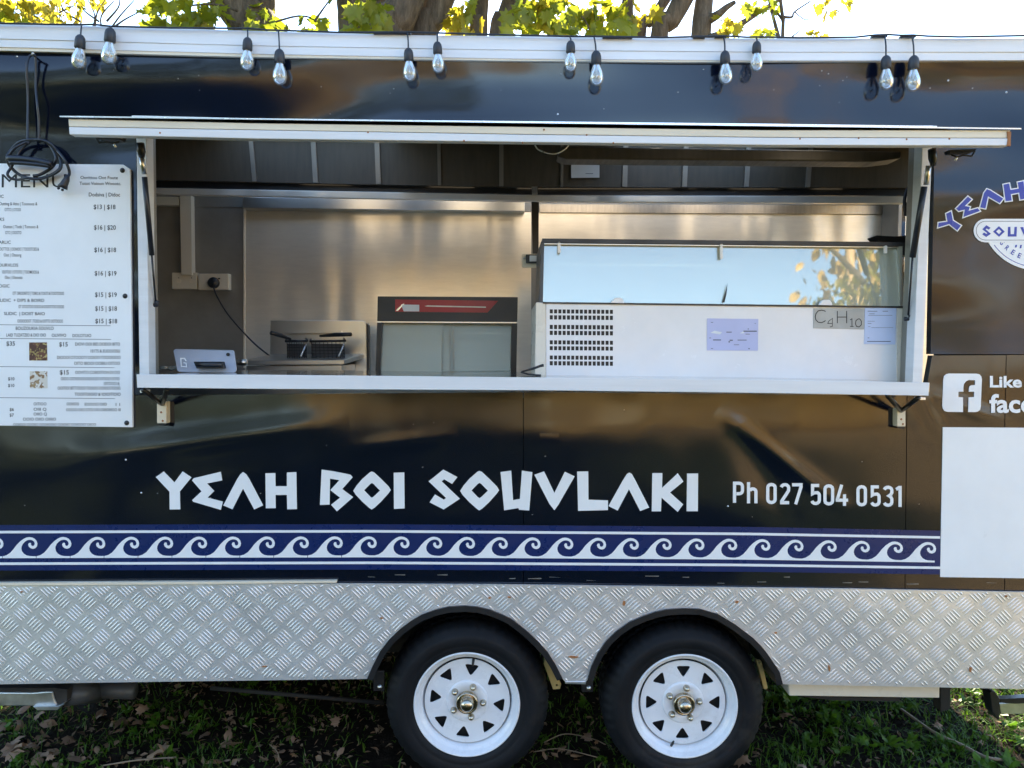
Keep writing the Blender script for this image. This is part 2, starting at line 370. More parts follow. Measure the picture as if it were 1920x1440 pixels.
def sub_empty(name, loc, parent):
    o = bpy.data.objects.new(name, None); COL.objects.link(o); o.parent = parent; o.location = Vector(loc)-WORLD_LOC[parent.name]
    o.empty_display_size = 0.1; WORLD_LOC[o.name] = Vector(loc); return o
def lerp_line(pts, x):
    for (x0, y0), (x1, y1) in zip(pts, pts[1:]):
        if x <= x1 or (x1, y1) == pts[-1]: return y0+(y1-y0)*(x-x0)/(x1-x0)
def seg_line(pts, x0, x1, n=24):
    return [(x0+(x1-x0)*i/n, lerp_line(pts, x0+(x1-x0)*i/n)) for i in range(n+1)]
def disc(cx, cy, r, n=14): return [(cx+r*cos(2*pi*i/n), cy+r*sin(2*pi*i/n)) for i in range(n)]
def rrect(x0, y0, x1, y1, r, n=5):
    out = []
    for cx, cy, a0 in ((x1-r, y0+r, -pi/2), (x1-r, y1-r, 0), (x0+r, y1-r, pi/2), (x0+r, y0+r, pi)):
        out += [(cx+r*cos(a0+pi/2*i/n), cy+r*sin(a0+pi/2*i/n)) for i in range(n+1)]
    return out
def crop(pts, ox, oy, s): return [(ox+x/s, oy+y/s) for x, y in pts]
def inset(poly, d):
    n = len(poly); A = sum(poly[i][0]*poly[(i+1) % n][1]-poly[(i+1) % n][0]*poly[i][1] for i in range(n)); sg = 1 if A > 0 else -1; out = []
    for i in range(n):
        p0, p1, p2 = Vector(poly[i-1]), Vector(poly[i]), Vector(poly[(i+1) % n])
        a = (p1-p0).normalized(); b = (p2-p1).normalized()
        na = Vector((-a.y, a.x))*sg; nb = Vector((-b.y, b.x))*sg
        bi = na+nb; q = max(0.35, bi.dot(bi)/2); out.append(tuple(p1+bi/q*d))
    return out
_tc = {}
def glyphs(text, bold=0.0, sx=1.0):
    key = (text, bold)
    if key not in _tc:
        cu = bpy.data.curves.new('t', 'FONT'); cu.body = text; cu.offset = bold; cu.resolution_u = 3; cu.fill_mode = 'FRONT'
        o = bpy.data.objects.new('t', cu); COL.objects.link(o)
        dg = bpy.context.evaluated_depsgraph_get(); me = bpy.data.meshes.new_from_object(o.evaluated_get(dg))
        _tc[key] = ([(v.co.x, v.co.y) for v in me.vertices], [tuple(p.vertices) for p in me.polygons])
        bpy.data.objects.remove(o); bpy.data.curves.remove(cu); bpy.data.meshes.remove(me)
    return _tc[key]
def put_text(mb, text, x, y, h, Y, width=None, align='L', bold=0.0, slope=0.0, rot=0.0, cap=0.72):
    # h = cap height in picture units, (x, y) = baseline start
    vs, fs = glyphs(text, bold)
    if not vs: return
    lo = min(v[0] for v in vs); hi = max(v[0] for v in vs); s = h/cap
    sx = s if width is None else width/(hi-lo)
    off = {'L': 0, 'C': -(hi-lo)*sx/2, 'R': -(hi-lo)*sx}[align]
    out = []
    for u, w in vs:
        px = off+(u-lo)*sx; py = -w*s
        qx = px*cos(rot)-py*sin(rot); qy = px*sin(rot)+py*cos(rot)+slope*px
        out.append(P(x+qx, y+qy, Y))
    mb.add(out, [f if ((out[f[1]]-out[f[0]]).cross(out[f[2]]-out[f[0]])).y < 0 else f[::-1] for f in fs])
def ribbon(mb, pts, w, Y, closed=False):
    pts = [Vector(p) for p in pts]; n = len(pts); Lp = []; Rp = []
    for i in range(n):
        if closed: a = pts[i]-pts[i-1]; b = pts[(i+1) % n]-pts[i]
        else:
            a = pts[i]-pts[i-1] if i else pts[1]-pts[0]; b = pts[i+1]-pts[i] if i < n-1 else pts[i]-pts[i-1]
        a.normalize(); b.normalize(); na = Vector((-a.y, a.x)); nb = Vector((-b.y, b.x)); bi = na+nb
        off = bi/max(0.5, bi.dot(bi)/2)*(w/2); Lp.append(pts[i]+off); Rp.append(pts[i]-off)
    vs = [P(p.x, p.y, Y) for p in Lp]+[P(p.x, p.y, Y) for p in Rp]; fs = []
    for i in range(n if closed else n-1):
        j = (i+1) % n; fs.append((i, j, n+j, n+i))
    mb.add(vs, [f if ((vs[f[1]]-vs[f[0]]).cross(vs[f[2]]-vs[f[0]])).y < 0 else f[::-1] for f in fs])

# ------------------------------------------------------------------ setting: ground
gm = MB(); nx = 40
gm.add([(-150, -150, 0), (150, -150, 0), (150, 150, 0), (-150, 150, 0)], [(0, 1, 2, 3)])
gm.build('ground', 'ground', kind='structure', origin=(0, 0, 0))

# ------------------------------------------------------------------ the trailer
XL, XR = P(-150, 700).x, 2.19
BACK = 2.02
trailer = thing('food_trailer', (0.1, 1.0, 0), 'long black food trailer with white wave border, open serving hatch and tread plate skirt', 'food trailer')
T = trailer
pxL, pxR = -150, 2108
g_top = [(-150, 42), (0, 45), (160, 48), (480, 58), (780, 66), (960, 68), (1440, 72), (1920, 72), (2095, 71)]
g_mid = [(-150, 70), (0, 73), (480, 86), (960, 94), (1440, 98), (1920, 98), (2095, 97)]
g_low = [(-150, 85), (0, 88), (480, 101), (960, 110), (1440, 113.5), (1920, 113), (2095, 112)]
g_lip = [(-150, 91), (0, 94.5), (480, 107), (960, 114), (1300, 116.5), (1440, 115), (1920, 113.6), (2095, 112.6)]
MB().band(seg_line(g_top, pxL, pxR), seg_line([(x, y-.7) for x, y in g_mid], pxL, pxR), -0.020, 0.10).build('roof_fascia', 'alu_white', T, bevel=0.003)
MB().band(seg_line(g_mid, pxL, pxR), seg_line(g_low, pxL, pxR), -0.0165, 0.03).build('fascia_strip', 'alu_white', T, bevel=0.002)
MB().band(seg_line(g_low, pxL, pxR), seg_line(g_lip, pxL, pxR), -0.013, 0.02).build('drip_lip', 'alu_cream', T)
zroof = min(P(x, y).z for x, y in g_top)-0.004
LIGHT_GAP_SHEETS = ((XL, XR, 0.95, 1.12), (XL, -1.35, 0.22, 0.95), (-0.55, 0.55, 0.22, 0.95), (1.35, XR, 0.22, 0.95), (XL, -1.5, 1.12, 1.68), (-0.1, 0.1, 1.12, 1.68), (1.7, XR, 1.12, 1.68))
for x0, x1, y0, y1 in ((XL, XR, 0.08, 0.22), (XL, XR, 1.68, BACK))+LIGHT_GAP_SHEETS:
    MB().box(x0, x1, y0, y1, zroof-0.05, zroof).build('roof', 'alu_white', T)      # gaps between the sheets are added to let daylight inside
# black wall panels round the window opening
sk_top = [(-150, 1099), (0, 1098), (630, 1094), (960, 1096), (1280, 1100), (1600, 1104), (1920, 1110), (2095, 1113)]
WL, WR = lambda y: 255+(y-280)*0.0145, lambda y: 1750-(y-280)*0.047
def panel(poly, mt='black_panel_flat'): MB().prism([poly], 0.0, 0.03).build('wall_panel', mt, T)
wall_top = [(x, y-3) for x, y in g_lip]
panel(seg_line(wall_top, pxL, pxR)+[(pxR, 664), (1745, 664), (1753, 244.5), (WL(226), 226.5), (WL(740), 740), (pxL, 738)], 'black_panel')
sk_b = [(x, y+6) for x, y in sk_top]
panel([(pxL, 739.5), (258, 741.5), (980.5, 735)]+[(980.5, lerp_line(sk_b, 980))]+seg_line(sk_b, 980, pxL)[1:])
panel([(982, 735), (1700, 741)]+[(1696, lerp_line(sk_b, 1696))]+seg_line(sk_b, 1696, 982)[1:])
panel([(1748, 666.5), (1886, 666), (1883, 800), (1883, lerp_line(sk_b, 1883)), (1697.5, lerp_line(sk_b, 1697)), (1701.5, 741), (1735, 741)])
panel([(1887.5, 665.6), (pxR, 665.6), (pxR, lerp_line(sk_b, pxR)), (1884.5, lerp_line(sk_b, 1884)), (1884.5, 800)])
for q in ([(1757, 250), (2100, 250), (2100, 1095), (1740, 1090), (1740, 745), (1752, 745)], [(-140, 230), (253, 232), (258, 746), (1739, 746), (1739, 1090), (-140, 1090)]):
    MB().prism([q], 0.0305, 0.008).build('seam_light_block', 'dark_under', T)  # added dark backing, stops inside light leaking through the panel seams
MB().pxbox(1012, 812, 1048, 832, -0.0012, 0.001).build('access_flap', 'black_panel', T)
# rivets and nail heads in the wall
for x, y in ((1778, 151), (1887, 173), (32, 106), (1046, 214), (236, 862), (265, 924), (1365, 949)):
    c = P(x, y); MB().lathe([(0.0, 0.003), (0.0025, 0.0022), (0.0035, 0.0)], c, (0, -1, 0), 10).build('rivet', 'alu_bright', T)
# scratches along the bottom edge
sc = MB()
for x in (690, 740, 820, 955, 990, 1030, 1100, 1210, 1280, 1345, 1420, 1470, 1580, 1610, 1700, 1850):
    y = 1070+random.uniform(6, 22)+ (x-700)*0.006; w = random.uniform(10, 28); sc.prism([[(x, y), (x+w, y+random.uniform(-1, 1.4)), (x+w, y+1.2), (x, y+0.9)]], -0.0008, 0.0006)
for _ in range(46):
    x, y = (random.uniform(0, 1760), random.uniform(755, 975)) if random.random() < .6 else (random.uniform(100, 1900), random.uniform(125, 215))
    w = random.uniform(.8, 3.2); sc.prism([[(x, y), (x+w, y-random.uniform(.2, 1.2)), (x+w*1.1, y+.7), (x+w*.3, y+1.1)]], -0.0008, 0.0006)
sc.build('scratches', 'grey_wall', T, kind='stuff')
# cream batten above the skirt
MB().prism([[(-150, 1094), (0, 1093), (400, 1090.5), (631, 1088.5), (631, 1093), (400, 1095.5), (0, 1098.5), (-150, 1099.5)]], -0.018, 0.017).build('trim_batten', 'alu_cream', T, bevel=0.001)

# ------------------------------------------------------------------ skirt of tread plate, with two wheel openings
arch1 = [(688, 1273), (697, 1252), (711.7, 1223), (729, 1200), (750, 1180), (770, 1165), (790, 1153), (815, 1144), (840, 1138), (873, 1136), (895, 1138), (917, 1143), (937, 1150.5), (957, 1160), (975, 1173), (993, 1188), (1010, 1204), (1027, 1223), (1042, 1247), (1055, 1273)]
arch2 = [(1102, 1274), (1109, 1250), (1120, 1227), (1136, 1203), (1157, 1183), (1180, 1167), (1207, 1155), (1228, 1148), (1250, 1143), (1280, 1141), (1313, 1142), (1347, 1152), (1380, 1172), (1413, 1197), (1428, 1212), (1440, 1227), (1462, 1260), (1468, 1283)]
sk_poly = seg_line(sk_top, pxL, pxR, 40)+[(2108, 1296), (1920, 1292)]+arch2[::-1]+[(1098, 1279), (1060, 1279)]+arch1[::-1]+[(250, 1279), (0, 1283), (-150, 1285)]
SKY_ = -0.014
skirt = MB().prism([sk_poly], SKY_, 0.008).build('skirt', 'tread_plate', T)
sk3 = [(P(x, y, SKY_).x, P(x, y, SKY_).z) for x, y in sk_poly]
def inside(x, z):
    c = False; n = len(sk3); j = n-1
    for i in range(n):
        (xi, zi), (xj, zj) = sk3[i], sk3[j]
        if (zi > z) != (zj > z) and x < (xj-xi)*(z-zi)/(zj-zi)+xi: c = not c
        j = i
    return c
bars = MB(); pitchx, pitchz = 0.0925, 0.0885
z_hi = max(p[1] for p in sk3); x_lo = min(p[0] for p in sk3); x_hi = max(p[0] for p in sk3); z_lo = min(p[1] for p in sk3)
i = 0
while x_lo+i*pitchx < x_hi+0.1:
    for j in range(-1, int((z_hi-z_lo)/pitchz)+2):
        for o in (0, 1):
            cx = x_lo+i*pitchx+o*pitchx/2; cz = z_lo+j*pitchz+o*pitchz/2
            a = radians(-45 if o == 0 else 45)+random.uniform(-.02, .02); dx, dz = cos(a), sin(a); nx_, nz_ = -dz, dx
            for k in range(-2, 3):
                bx, bz = cx+nx_*k*0.0115, cz+nz_*k*0.0115; hl = 0.031*(1-0.04*abs(k))
                ts = [t for t in [-hl+2*hl*q/12 for q in range(13)] if inside(bx+dx*t, bz+dz*t) and inside(bx+dx*t+0.002, bz+dz*t-0.003) and inside(bx+dx*t-0.002, bz+dz*t+0.003)]
                if len(ts) < 4: continue
                t0, t1 = ts[0], ts[-1]; ml = (t1-t0)
                if ml < 0.012: continue
                tm = (t0+t1)/2; hw = 0.0031; hh = 0.0019
                def q(t, n_, h): return (bx+dx*t+nx_*n_, SKY_-h, bz+dz*t+nz_*n_)
                vs = [q(t0, 0, 0), q(tm-ml*.25, -hw, 0), q(tm+ml*.25, -hw, 0), q(t1, 0, 0), q(tm+ml*.25, hw, 0), q(tm-ml*.25, hw, 0), q(tm-ml*.27, 0, hh), q(tm+ml*.27, 0, hh)]
                bars.add(vs, [(0, 1, 6), (1, 2, 7, 6), (2, 3, 7), (3, 4, 7), (4, 5, 6, 7), (5, 0, 6)], True)
    i += 1
bars.build('tread_bars', 'tread_plate', T, kind='stuff')
# dents, rust spots and holes on the skirt
for x, y, w, h in ((1170, 1131, 6, 14), (1555, 1253, 5, 14), (1820, 1256, 6, 14), (918, 1121, 6, 4), (955, 1120, 8, 4), (1075, 1232, 20, 5), (715, 1159, 7, 4), (1382, 1129, 9, 5), (1887, 1118, 6, 5), (40, 1110, 6, 3), (495, 1250, 11, 3), (1455, 1187, 6, 4)):
    poly = [(x+w/2*cos(a)*random.uniform(.6, 1.1), y+h/2*sin(a)*random.uniform(.6, 1.1)) for a in [k*2*pi/9 for k in range(9)]]
    MB().prism([poly], SKY_-0.0032, 0.003).build('rust_spot', 'rust', T)
def arch_trim(a, cx, cy):
    inn = []
    for x, y in a:
        d = Vector((cx-x, cy-y)).normalized(); inn.append((x+d.x*11, y+d.y*11))
    MB().prism([a+inn[::-1]], SKY_-0.010, 0.30).build('arch_trim', 'black_plastic', T)
arch_trim(arch1, 873, 1330); arch_trim(arch2, 1285, 1330)
MB().prism([[(1060, 1279), (1098, 1279), (1100, 1274), (1098, 1283), (1060, 1282)]], SKY_-0.004, 0.02).build('skirt_tab', 'galv', T)
for x0, x1, y0, y1, bx, by in ((700, 720, 1258, 1296, 712, 1288), (1091, 1112, 1262, 1298, 1104, 1290)):
    MB().pxbox(x0, y0, x1, y1, 0.05, 0.012).build('mudguard_end', 'black_plastic', T, bevel=0.002)
    MB().lathe([(0, .007), (.006, .006), (.009, 0)], P(bx, by, 0.05), (0, -1, 0), 12).build('bolt', 'steel', T)
for pts, hx, hy in (([(1021, 1236), (1031, 1234), (1052, 1284), (1050, 1292), (1037, 1293), (1020, 1246)], 1044, 1285), ([(1418, 1238), (1428, 1240), (1440, 1290), (1437, 1293), (1432, 1292)], 1424, 1243)):
    MB().prism([pts, disc(hx, hy, 2.2, 8)], 0.10, 0.02).build('brake_bracket', 'yellow_steel', T, bevel=0.002)

# ------------------------------------------------------------------ wheels
def make_wheel(cx, cy, rot):
    C = P(cx, cy, 0.035); w = sub_empty('wheel', C, T)
    s = (C.y-CAM.y)/FPX; R = 157*s*1.0; rr = 102*s
    def lm(r, i, k): return r
    Wd = 0.185
    prof = [(rr*0.93, 0.012), (rr*0.99, -0.004), (rr*1.03, -0.010), (rr*1.10, -0.016), (rr*1.13, -0.0145), (rr*1.145, -0.017), (R*0.82, -0.018), (R*0.86, -0.016), (R*0.865, -0.0145), (R*0.93, -0.006), (R*0.975, 0.012), (R*0.992, 0.028), (R, 0.045), (R, Wd*0.35), (R*0.975, Wd*0.36), (R*0.975, Wd*0.4), (R, Wd*0.41), (R, Wd*0.62), (R*0.975, Wd*0.63), (R*0.975, Wd*0.67), (R, Wd*0.68), (R, Wd-0.04), (R*0.97, Wd-0.01), (R*0.88, Wd), (rr, Wd-0.01)]
    def mod(r, i, k):
        if 9 <= i <= 12 and k % 5 < 2: return r-(0.0032 if i > 9 else 0.003)
        if 6 <= i <= 8 and k % 5 == 0: return r+0.001
        if i in (13, 16, 17, 20, 21) and k % 4 == 0: return r-0.006
        return r
    MB().lathe(prof, C, (0, 1, 0), 240, mod=mod).build('tyre', 'black_rubber', w)
    # rim barrel: rolled lip, well
    MB().lathe([(rr*0.985, 0.010), (rr*1.0, -0.004), (rr*0.992, -0.009), (rr*0.975, -0.010), (rr*0.955, -0.006), (rr*0.93, 0.006), (rr*0.905, 0.012), (rr*0.88, 0.014), (rr*0.855, 0.020), (rr*0.83, 0.040), (rr*0.80, 0.050), (rr*0.79, 0.13), (rr*0.95, 0.16)], C, (0, 1, 0), 96).build('rim', 'rim_white', w)
    # disc with eight triangular openings
    ro = rr*0.805; hole_loops = []
    for k in range(8):
        a = rot+k*pi/4+pi/2
        tri = []
        pts = [(0.715, -0.205), (0.715, 0.205), (0.47, 0.0)]
        P3 = [Vector((rr*q*cos(a+e), rr*q*sin(a+e))) for q, e in pts]
        cen = sum(P3, Vector((0, 0)))/3
        lp = []
        for ii in range(3):
            p, a_, b_ = P3[ii], P3[ii-1], P3[(ii+1) % 3]
            q1 = p+(a_-p)*0.2; q2 = p+(b_-p)*0.2; lp += [q1, (q1+q2+p*2)/4, q2]
        hole_loops.append([(C.x+q.x, C.z+q.y) for q in lp])
    outer = [(C.x+ro*cos(2*pi*k/72), C.z+ro*sin(2*pi*k/72)) for k in range(72)]
    ctr = [(C.x+rr*0.20*cos(2*pi*k/24), C.z+rr*0.20*sin(2*pi*k/24)) for k in range(24)]
    d = MB().prism([outer, ctr]+hole_loops, C.y+0.026, 0.006, px=False)
    d.build('wheel_disc', 'rim_white', w, bevel=0.0018)
    ring = MB().lathe([(rr*0.40, 0.0265), (rr*0.385, 0.0215), (rr*0.37, 0.0205), (rr*0.20, 0.0205), (rr*0.195, 0.03)], C, (0, 1, 0), 64)
    ring.build('hub_plate', 'rim_white', w)
    MB().lathe([(rr*0.205, 0.021), (rr*0.205, 0.004), (rr*0.19, 0.0), (rr*0.165, 0.001), (rr*0.15, 0.008), (rr*0.135, 0.008), (rr*0.125, -0.012), (rr*0.10, -0.022), (rr*0.05, -0.026), (0.0, -0.027)], C, (0, 1, 0), 48).build('hub_cap', 'chrome', w)
    for k in range(5):
        a = rot*1.6+radians(80)+k*2*pi/5; q = C+Vector((rr*0.30*cos(a), 0.0205, rr*0.30*sin(a)))
        MB().lathe([(0.0125, 0.001), (0.0125, -0.003), (0.0105, -0.006), (0.0100, -0.014), (0.007, -0.019), (0.0, -0.021)], q, (0, 1, 0), 14).build('lug_nut', 'chrome', w)
    a = radians(82) if rot else radians(255)
    q = C+Vector((rr*0.84*cos(a), 0.016, rr*0.84*sin(a))); dirn = Vector((-cos(a), -0.5, -sin(a)))
    MB().tube([q, q+dirn*0.014, q+dirn*0.024], [0.005, 0.005, 0.003], 8).build('valve_stem', 'black_plastic', w)
    MB().lathe([(0.0, 0.06), (rr*0.78, 0.06), (rr*0.78, 0.062)], C, (0, 1, 0), 40).build('brake_drum', 'dark_under', w)
make_wheel(875.5, 1320, radians(-7)); make_wheel(1283.5, 1323, 0.0)

# ------------------------------------------------------------------ underbody
zf = P(960, 1112).z
MB().box(XL, XR, 0.03, BACK, zf-0.02, zf+0.02).build('floor', 'dark_under', T)
MB().box(XL+.05, XR-.05, 0.42, 0.47, 0.36, zf-0.02).build('chassis_rail', 'dark_under', T)
MB().box(XL+.05, XR-.05, 1.50, 1.55, 0.36, zf-0.02).build('chassis_rail', 'dark_under', T)
for cx, cy in ((875.5, 1320), (1283.5, 1323)):
    c = P(cx, cy, 0.2); MB().tube([c, c+Vector((0, 1.65, 0))], 0.03, 10).build('axle', 'dark_under', T)
MB().tube([P(395, 1290, 0.35), P(560, 1304, 0.35), P(720, 1318, 0.35)], 0.009, 8).build('brake_rod', 'dark_under', T)
MB().box(XL, XR, BACK, BACK+0.02, 0.36, zroof-0.05).build('rear_wall', 'black_panel', T)
MB().box(XL, 1.45, BACK-0.03, BACK-0.005, 0.12, zf-.03).build('rear_light_block', 'dark_under', T)  # unseen board added to keep rear daylight off the ground below
MB().box(XL, XL+0.02, 0.12, BACK-0.04, 0.16, zf-.03).build('end_light_block', 'dark_under', T)  # unseen board added to block light entering under the end wall
MB().box(XL-0.02, XL, 0.0, BACK, zf, zroof-0.05).build('end_wall', 'black_panel', T)
for y0, y1, z0, z1 in ((0.0, 0.75, zf, zroof-.05), (1.55, BACK, zf, zroof-.05), (0.75, 1.55, zf+1.85, zroof-.05)):
    MB().box(XR, XR+0.02, y0, y1, z0, z1).build('end_wall', 'black_panel', T)      # round an end opening added to brighten the interior
# folded corner leg at the front end
MB().prism([[(-60, 1298), (60, 1299), (85, 1297), (98, 1297), (101, 1310), (108, 1324), (62, 1324), (-60, 1324)]], 0.10, 0.06).build('corner_leg', 'galv', T, bevel=0.004)
MB().prism([[(-60, 1290), (100, 1290), (126, 1293), (126, 1318), (109, 1323), (101, 1309), (98, 1297), (-60, 1297)]], 0.105, 0.06).build('leg_hinge', 'dark_under', T)
MB().prism([[(61, 1325), (107, 1324.5), (121, 1318.5), (107, 1332), (70, 1332)]], 0.085, 0.09).build('foot_plate', 'galv', T, bevel=0.002)
a = P(155, 1296, 0.20); s_ = (0.2+CDIST)/FPX
MB().tube([P(128, 1302, .14), P(182, 1298, .26)], [20*s_, 19*s_], 20).build('drain_pipe', 'grey_plastic', T)
MB().tube([P(178, 1294, .26), P(253, 1296, .26)], [15*s_, 15*s_], 20).build('drain_pipe', 'grey_plastic', T)
# storage box and the jack under the other end
MB().prism([[(1478, 1281), (1762, 1287), (1762, 1309), (1480, 1305)]], 0.06, 0.34).build('storage_box', 'cream_panel', T, bevel=0.004)
MB().prism([[(1500, 1306), (1690, 1309), (1685, 1315), (1560, 1313)]], 0.10, 0.2).build('box_bracket', 'dark_under', T)
MB().prism([[(1764, 1288), (1782, 1289), (1781, 1330), (1764, 1335)]], 0.55, 0.06).build('support_post', 'dark_under', T)
MB().prism([[(1856, 1300), (1860, 1296), (1866, 1296), (1875, 1310), (1874, 1352), (1861, 1336)]], 0.14, 0.05).build('corner_leg', 'black_plastic', T, bevel=0.003)
MB().prism([[(1875, 1311), (1960, 1306), (1960, 1317), (1904, 1320), (1875, 1318)]], 0.15, 0.03).build('leg_arm', 'black_plastic', T, bevel=0.002)
MB().prism([[(1875, 1320), (1960, 1315), (1960, 1337), (1877, 1339)]], 0.17, 0.02).build('leg_plate', 'galv', T)

# ------------------------------------------------------------------ window frame, hatch, counter
MB().prism([[(255, 232), (274, 232), (279.5, 712), (261.5, 712)]], -0.012, 0.055).build('window_jamb', 'alu_white', T, bevel=0.002)
MB().prism([[(1731, 235), (1750, 235), (1729, 720), (1711, 720)]], -0.012, 0.055).build('window_jamb', 'alu_white', T, bevel=0.002)
MB().prism([[(274.5, 232), (1730.5, 232), (1730.5, 262), (274.5, 250)]], 0.003, 0.05).build('window_head', 'alu_white', T)
MB().prism([[(270, 232), (277, 232), (284, 712), (278, 712)]], 0.045, 0.06).build('jamb_liner', 'grey_wall', T)
MB().prism([[(1722, 235), (1733, 235), (1712, 720), (1703, 720)]], 0.045, 0.06).build('jamb_liner', 'grey_wall', T)
hinge_t = [(247, 216.5), (480, 222), (960, 227), (1440, 232), (1757, 236)]
hinge_b = [(x, y+14) for x, y in hinge_t]
MB().band(hinge_t, hinge_b, -0.016, 0.015).build('hatch_hinge', 'alu_bright', T, bevel=0.003)
# hatch: a lid hinged over the window, front edge of two strips
hatch = sub_empty('hatch', P(960, 240, 0), T)
YH = -0.37
lip_t = [(128, 223), (480, 231), (960, 237.5), (1440, 244), (1894, 244)]
lip_m = [(129, 237.5), (480, 243.5), (960, 251.5), (1440, 257.5), (1894, 259)]
lip_b = [(130, 252), (480, 260), (960, 266), (1440, 272), (1893, 273)]
MB().band(lip_t, [(x, y-.4) for x, y in lip_m], YH, 0.03).build('lip_strip', 'alu_cream', hatch, bevel=0.002)
MB().band([(x, y+.4) for x, y in lip_m], lip_b, YH-0.002, 0.03).build('lip_strip', 'alu_white', hatch, bevel=0.002)
a, b = P(112, 219.5, YH-0.01), P(1915, 242.5, YH-0.01); c, d = P(1760, 240, 0.0), P(243, 229, 0.0)
up = Vector((0, 0, 0.004))
MB().hexa([a, b, b+up, a+up], [d, c, c+up, d+up]).build('hatch_skin', 'alu_bright', hatch)
a, b = P(132, 240, YH+0.03), P(1892, 262, YH+0.03); c, d = P(1748, 244, 0.02), P(256, 233, 0.02)
up = Vector((0, 0, 0.010))
MB().hexa([a, b, b+up, a+up], [d, c, c+up, d+up]).build('hatch_lining', 'dark_steel', hatch)
MB().prism([[(1889, 246), (1896, 247), (1895, 274), (1888, 273), (1890, 260)]], YH-0.004, 0.006).build('lip_end_cap', 'rust', hatch)
for x, y in ((1020, 243), (980, 267.5), (300, 249), (690, 248), (1100, 253), (1500, 260), (1610, 259), (1700, 261), (1780, 260), (870, 264), (1150, 268)):
    MB().lathe([(0, .0022), (.002, .0018), (.003, 0)], P(x, y, YH-0.002), (0, -1, 0), 8).build('screw', 'rust', hatch)
MB().tube(smooth_path([P(1003, 272, -0.2), P(1010, 281, -0.2), P(1030, 288, -0.2), P(1046, 287, -0.2), P(1060, 279, -0.2), P(1067, 270, -0.2)]), 0.0023, 8).build('pull_wire', 'alu_bright', hatch)
for sx, x0, y0 in ((1, 176, 254), (-1, 1832, 279)):
    l = MB()
    l.prism([[(x0, y0), (x0+sx*52, y0+2), (x0+sx*50, y0+8), (x0+sx*8, y0+6)]], -0.26, 0.03)
    l.tube([P(x0+sx*4, y0+4, -.27), P(x0+sx*10, y0+14, -.27), P(x0+sx*26, y0+12, -.27), P(x0+sx*36, y0+15, -.27), P(x0+sx*48, y0+12, -.27)], 0.003, 6)
    l.build('hatch_latch', 'dark_under', hatch)
    MB().tube([P(x0+sx*38, y0+16, -.27), P(x0+sx*41, y0+22, -.27)], 0.004, 6).build('latch_pin', 'alu_bright', hatch)
MB().prism([[(1052, 274), (1690, 284), (1690, 297), (1640, 303), (1062, 298), (1045, 293)]], 0.30, 0.10).build('lamp_batten', 'canopy', T, bevel=0.006)
# gas struts
def strut(br, cyl, tube0, tube1, rod1, foot, wt):
    Ya, Yb = -0.17, 0.035
    tot = foot[1]-br[1]
    def Q(p): return P(p[0], p[1], Ya+(Yb-Ya)*(p[1]-br[1])/tot)
    s = sub_empty('gas_strut', Q(br), T)
    MB().tube([Q((br[0]-1, br[1]-6)), Q((br[0]+1, br[1]+10)), Q((br[0]+2, cyl[1]-1))], [0.012, 0.014, 0.009], 10).build('bracket', 'black_plastic', s)
    MB().tube([Q(cyl), Q((cyl[2], cyl[3]))], 0.0085, 12).build('ball_joint', 'steel', s)
    MB().tube([Q(tube0), Q(tube1)], wt, 12).build('cylinder', 'cord_black', s)
    MB().tube([Q(tube1), Q(rod1)], 0.0036, 8).build('rod', 'black_plastic', s)
    MB().tube([Q((foot[0]-6, foot[1]-2)), Q((foot[0]+4, foot[1]-2)), Q((foot[0]+4, foot[1]-10))], 0.008, 8).build('foot', 'cord_black', s)
strut((264, 274), (265.5, 296, 270, 326), (271, 332), (284.5, 478), (292, 568), (290, 574), 0.0088)
strut((1748, 286), (1741, 311, 1736, 346), (1733, 350), (1711, 482), (1703, 590), (1702, 600), 0.0105)

# serving counter
YC = -0.215
ct = [(256, 702), (480, 702.5), (1020, 708), (1440, 712), (1743, 717.5)]
cb = [(257, 727), (480, 729), (1020, 732), (1440, 737), (1741, 742)]
counter = sub_empty('counter', P(960, 720, -0.1), T)
MB().band(ct, cb, YC, 0.012).build('counter_edge', 'alu_white', counter, bevel=0.002)
za, zb = P(256, 702, YC).z, P(1743, 717.5, YC).z
xa, xb = P(256, 702, YC).x, P(1743, 717.5, YC).x; xc, xd = P(285, 694, 0.46).x-.12, P(1702, 712, 0.46).x+.12
pts = [(256, 702), (480, 702.5), (1020, 708), (1440, 712), (1743, 717.5)]
top = []; bk = []
for px_, py_ in pts:
    p = P(px_, py_+0.8, YC+0.012); top.append(p); bk.append(Vector((p.x, 0.0, p.z)))
cm = MB(); dn = Vector((0, 0, -0.03))
for k in range(len(top)-1):
    cm.hexa([top[k]+dn, top[k+1]+dn, top[k+1], top[k]], [bk[k]+dn, bk[k+1]+dn, bk[k+1], bk[k]])
cm.build('counter_top', 'counter', counter)
cm = MB()
ib = [Vector((p.x*0.955, 0.46, p.z)) for p in bk]; ia = [Vector((p.x*0.955, 0.002, p.z)) for p in bk]
for k in range(len(ia)-1):
    cm.hexa([ia[k]+dn, ia[k+1]+dn, ia[k+1], ia[k]], [ib[k]+dn, ib[k+1]+dn, ib[k+1], ib[k]])
cm.build('inner_bench', 'counter', T)
ZB = lambda x: lerp_line([(p.x, p.z) for p in bk], x)
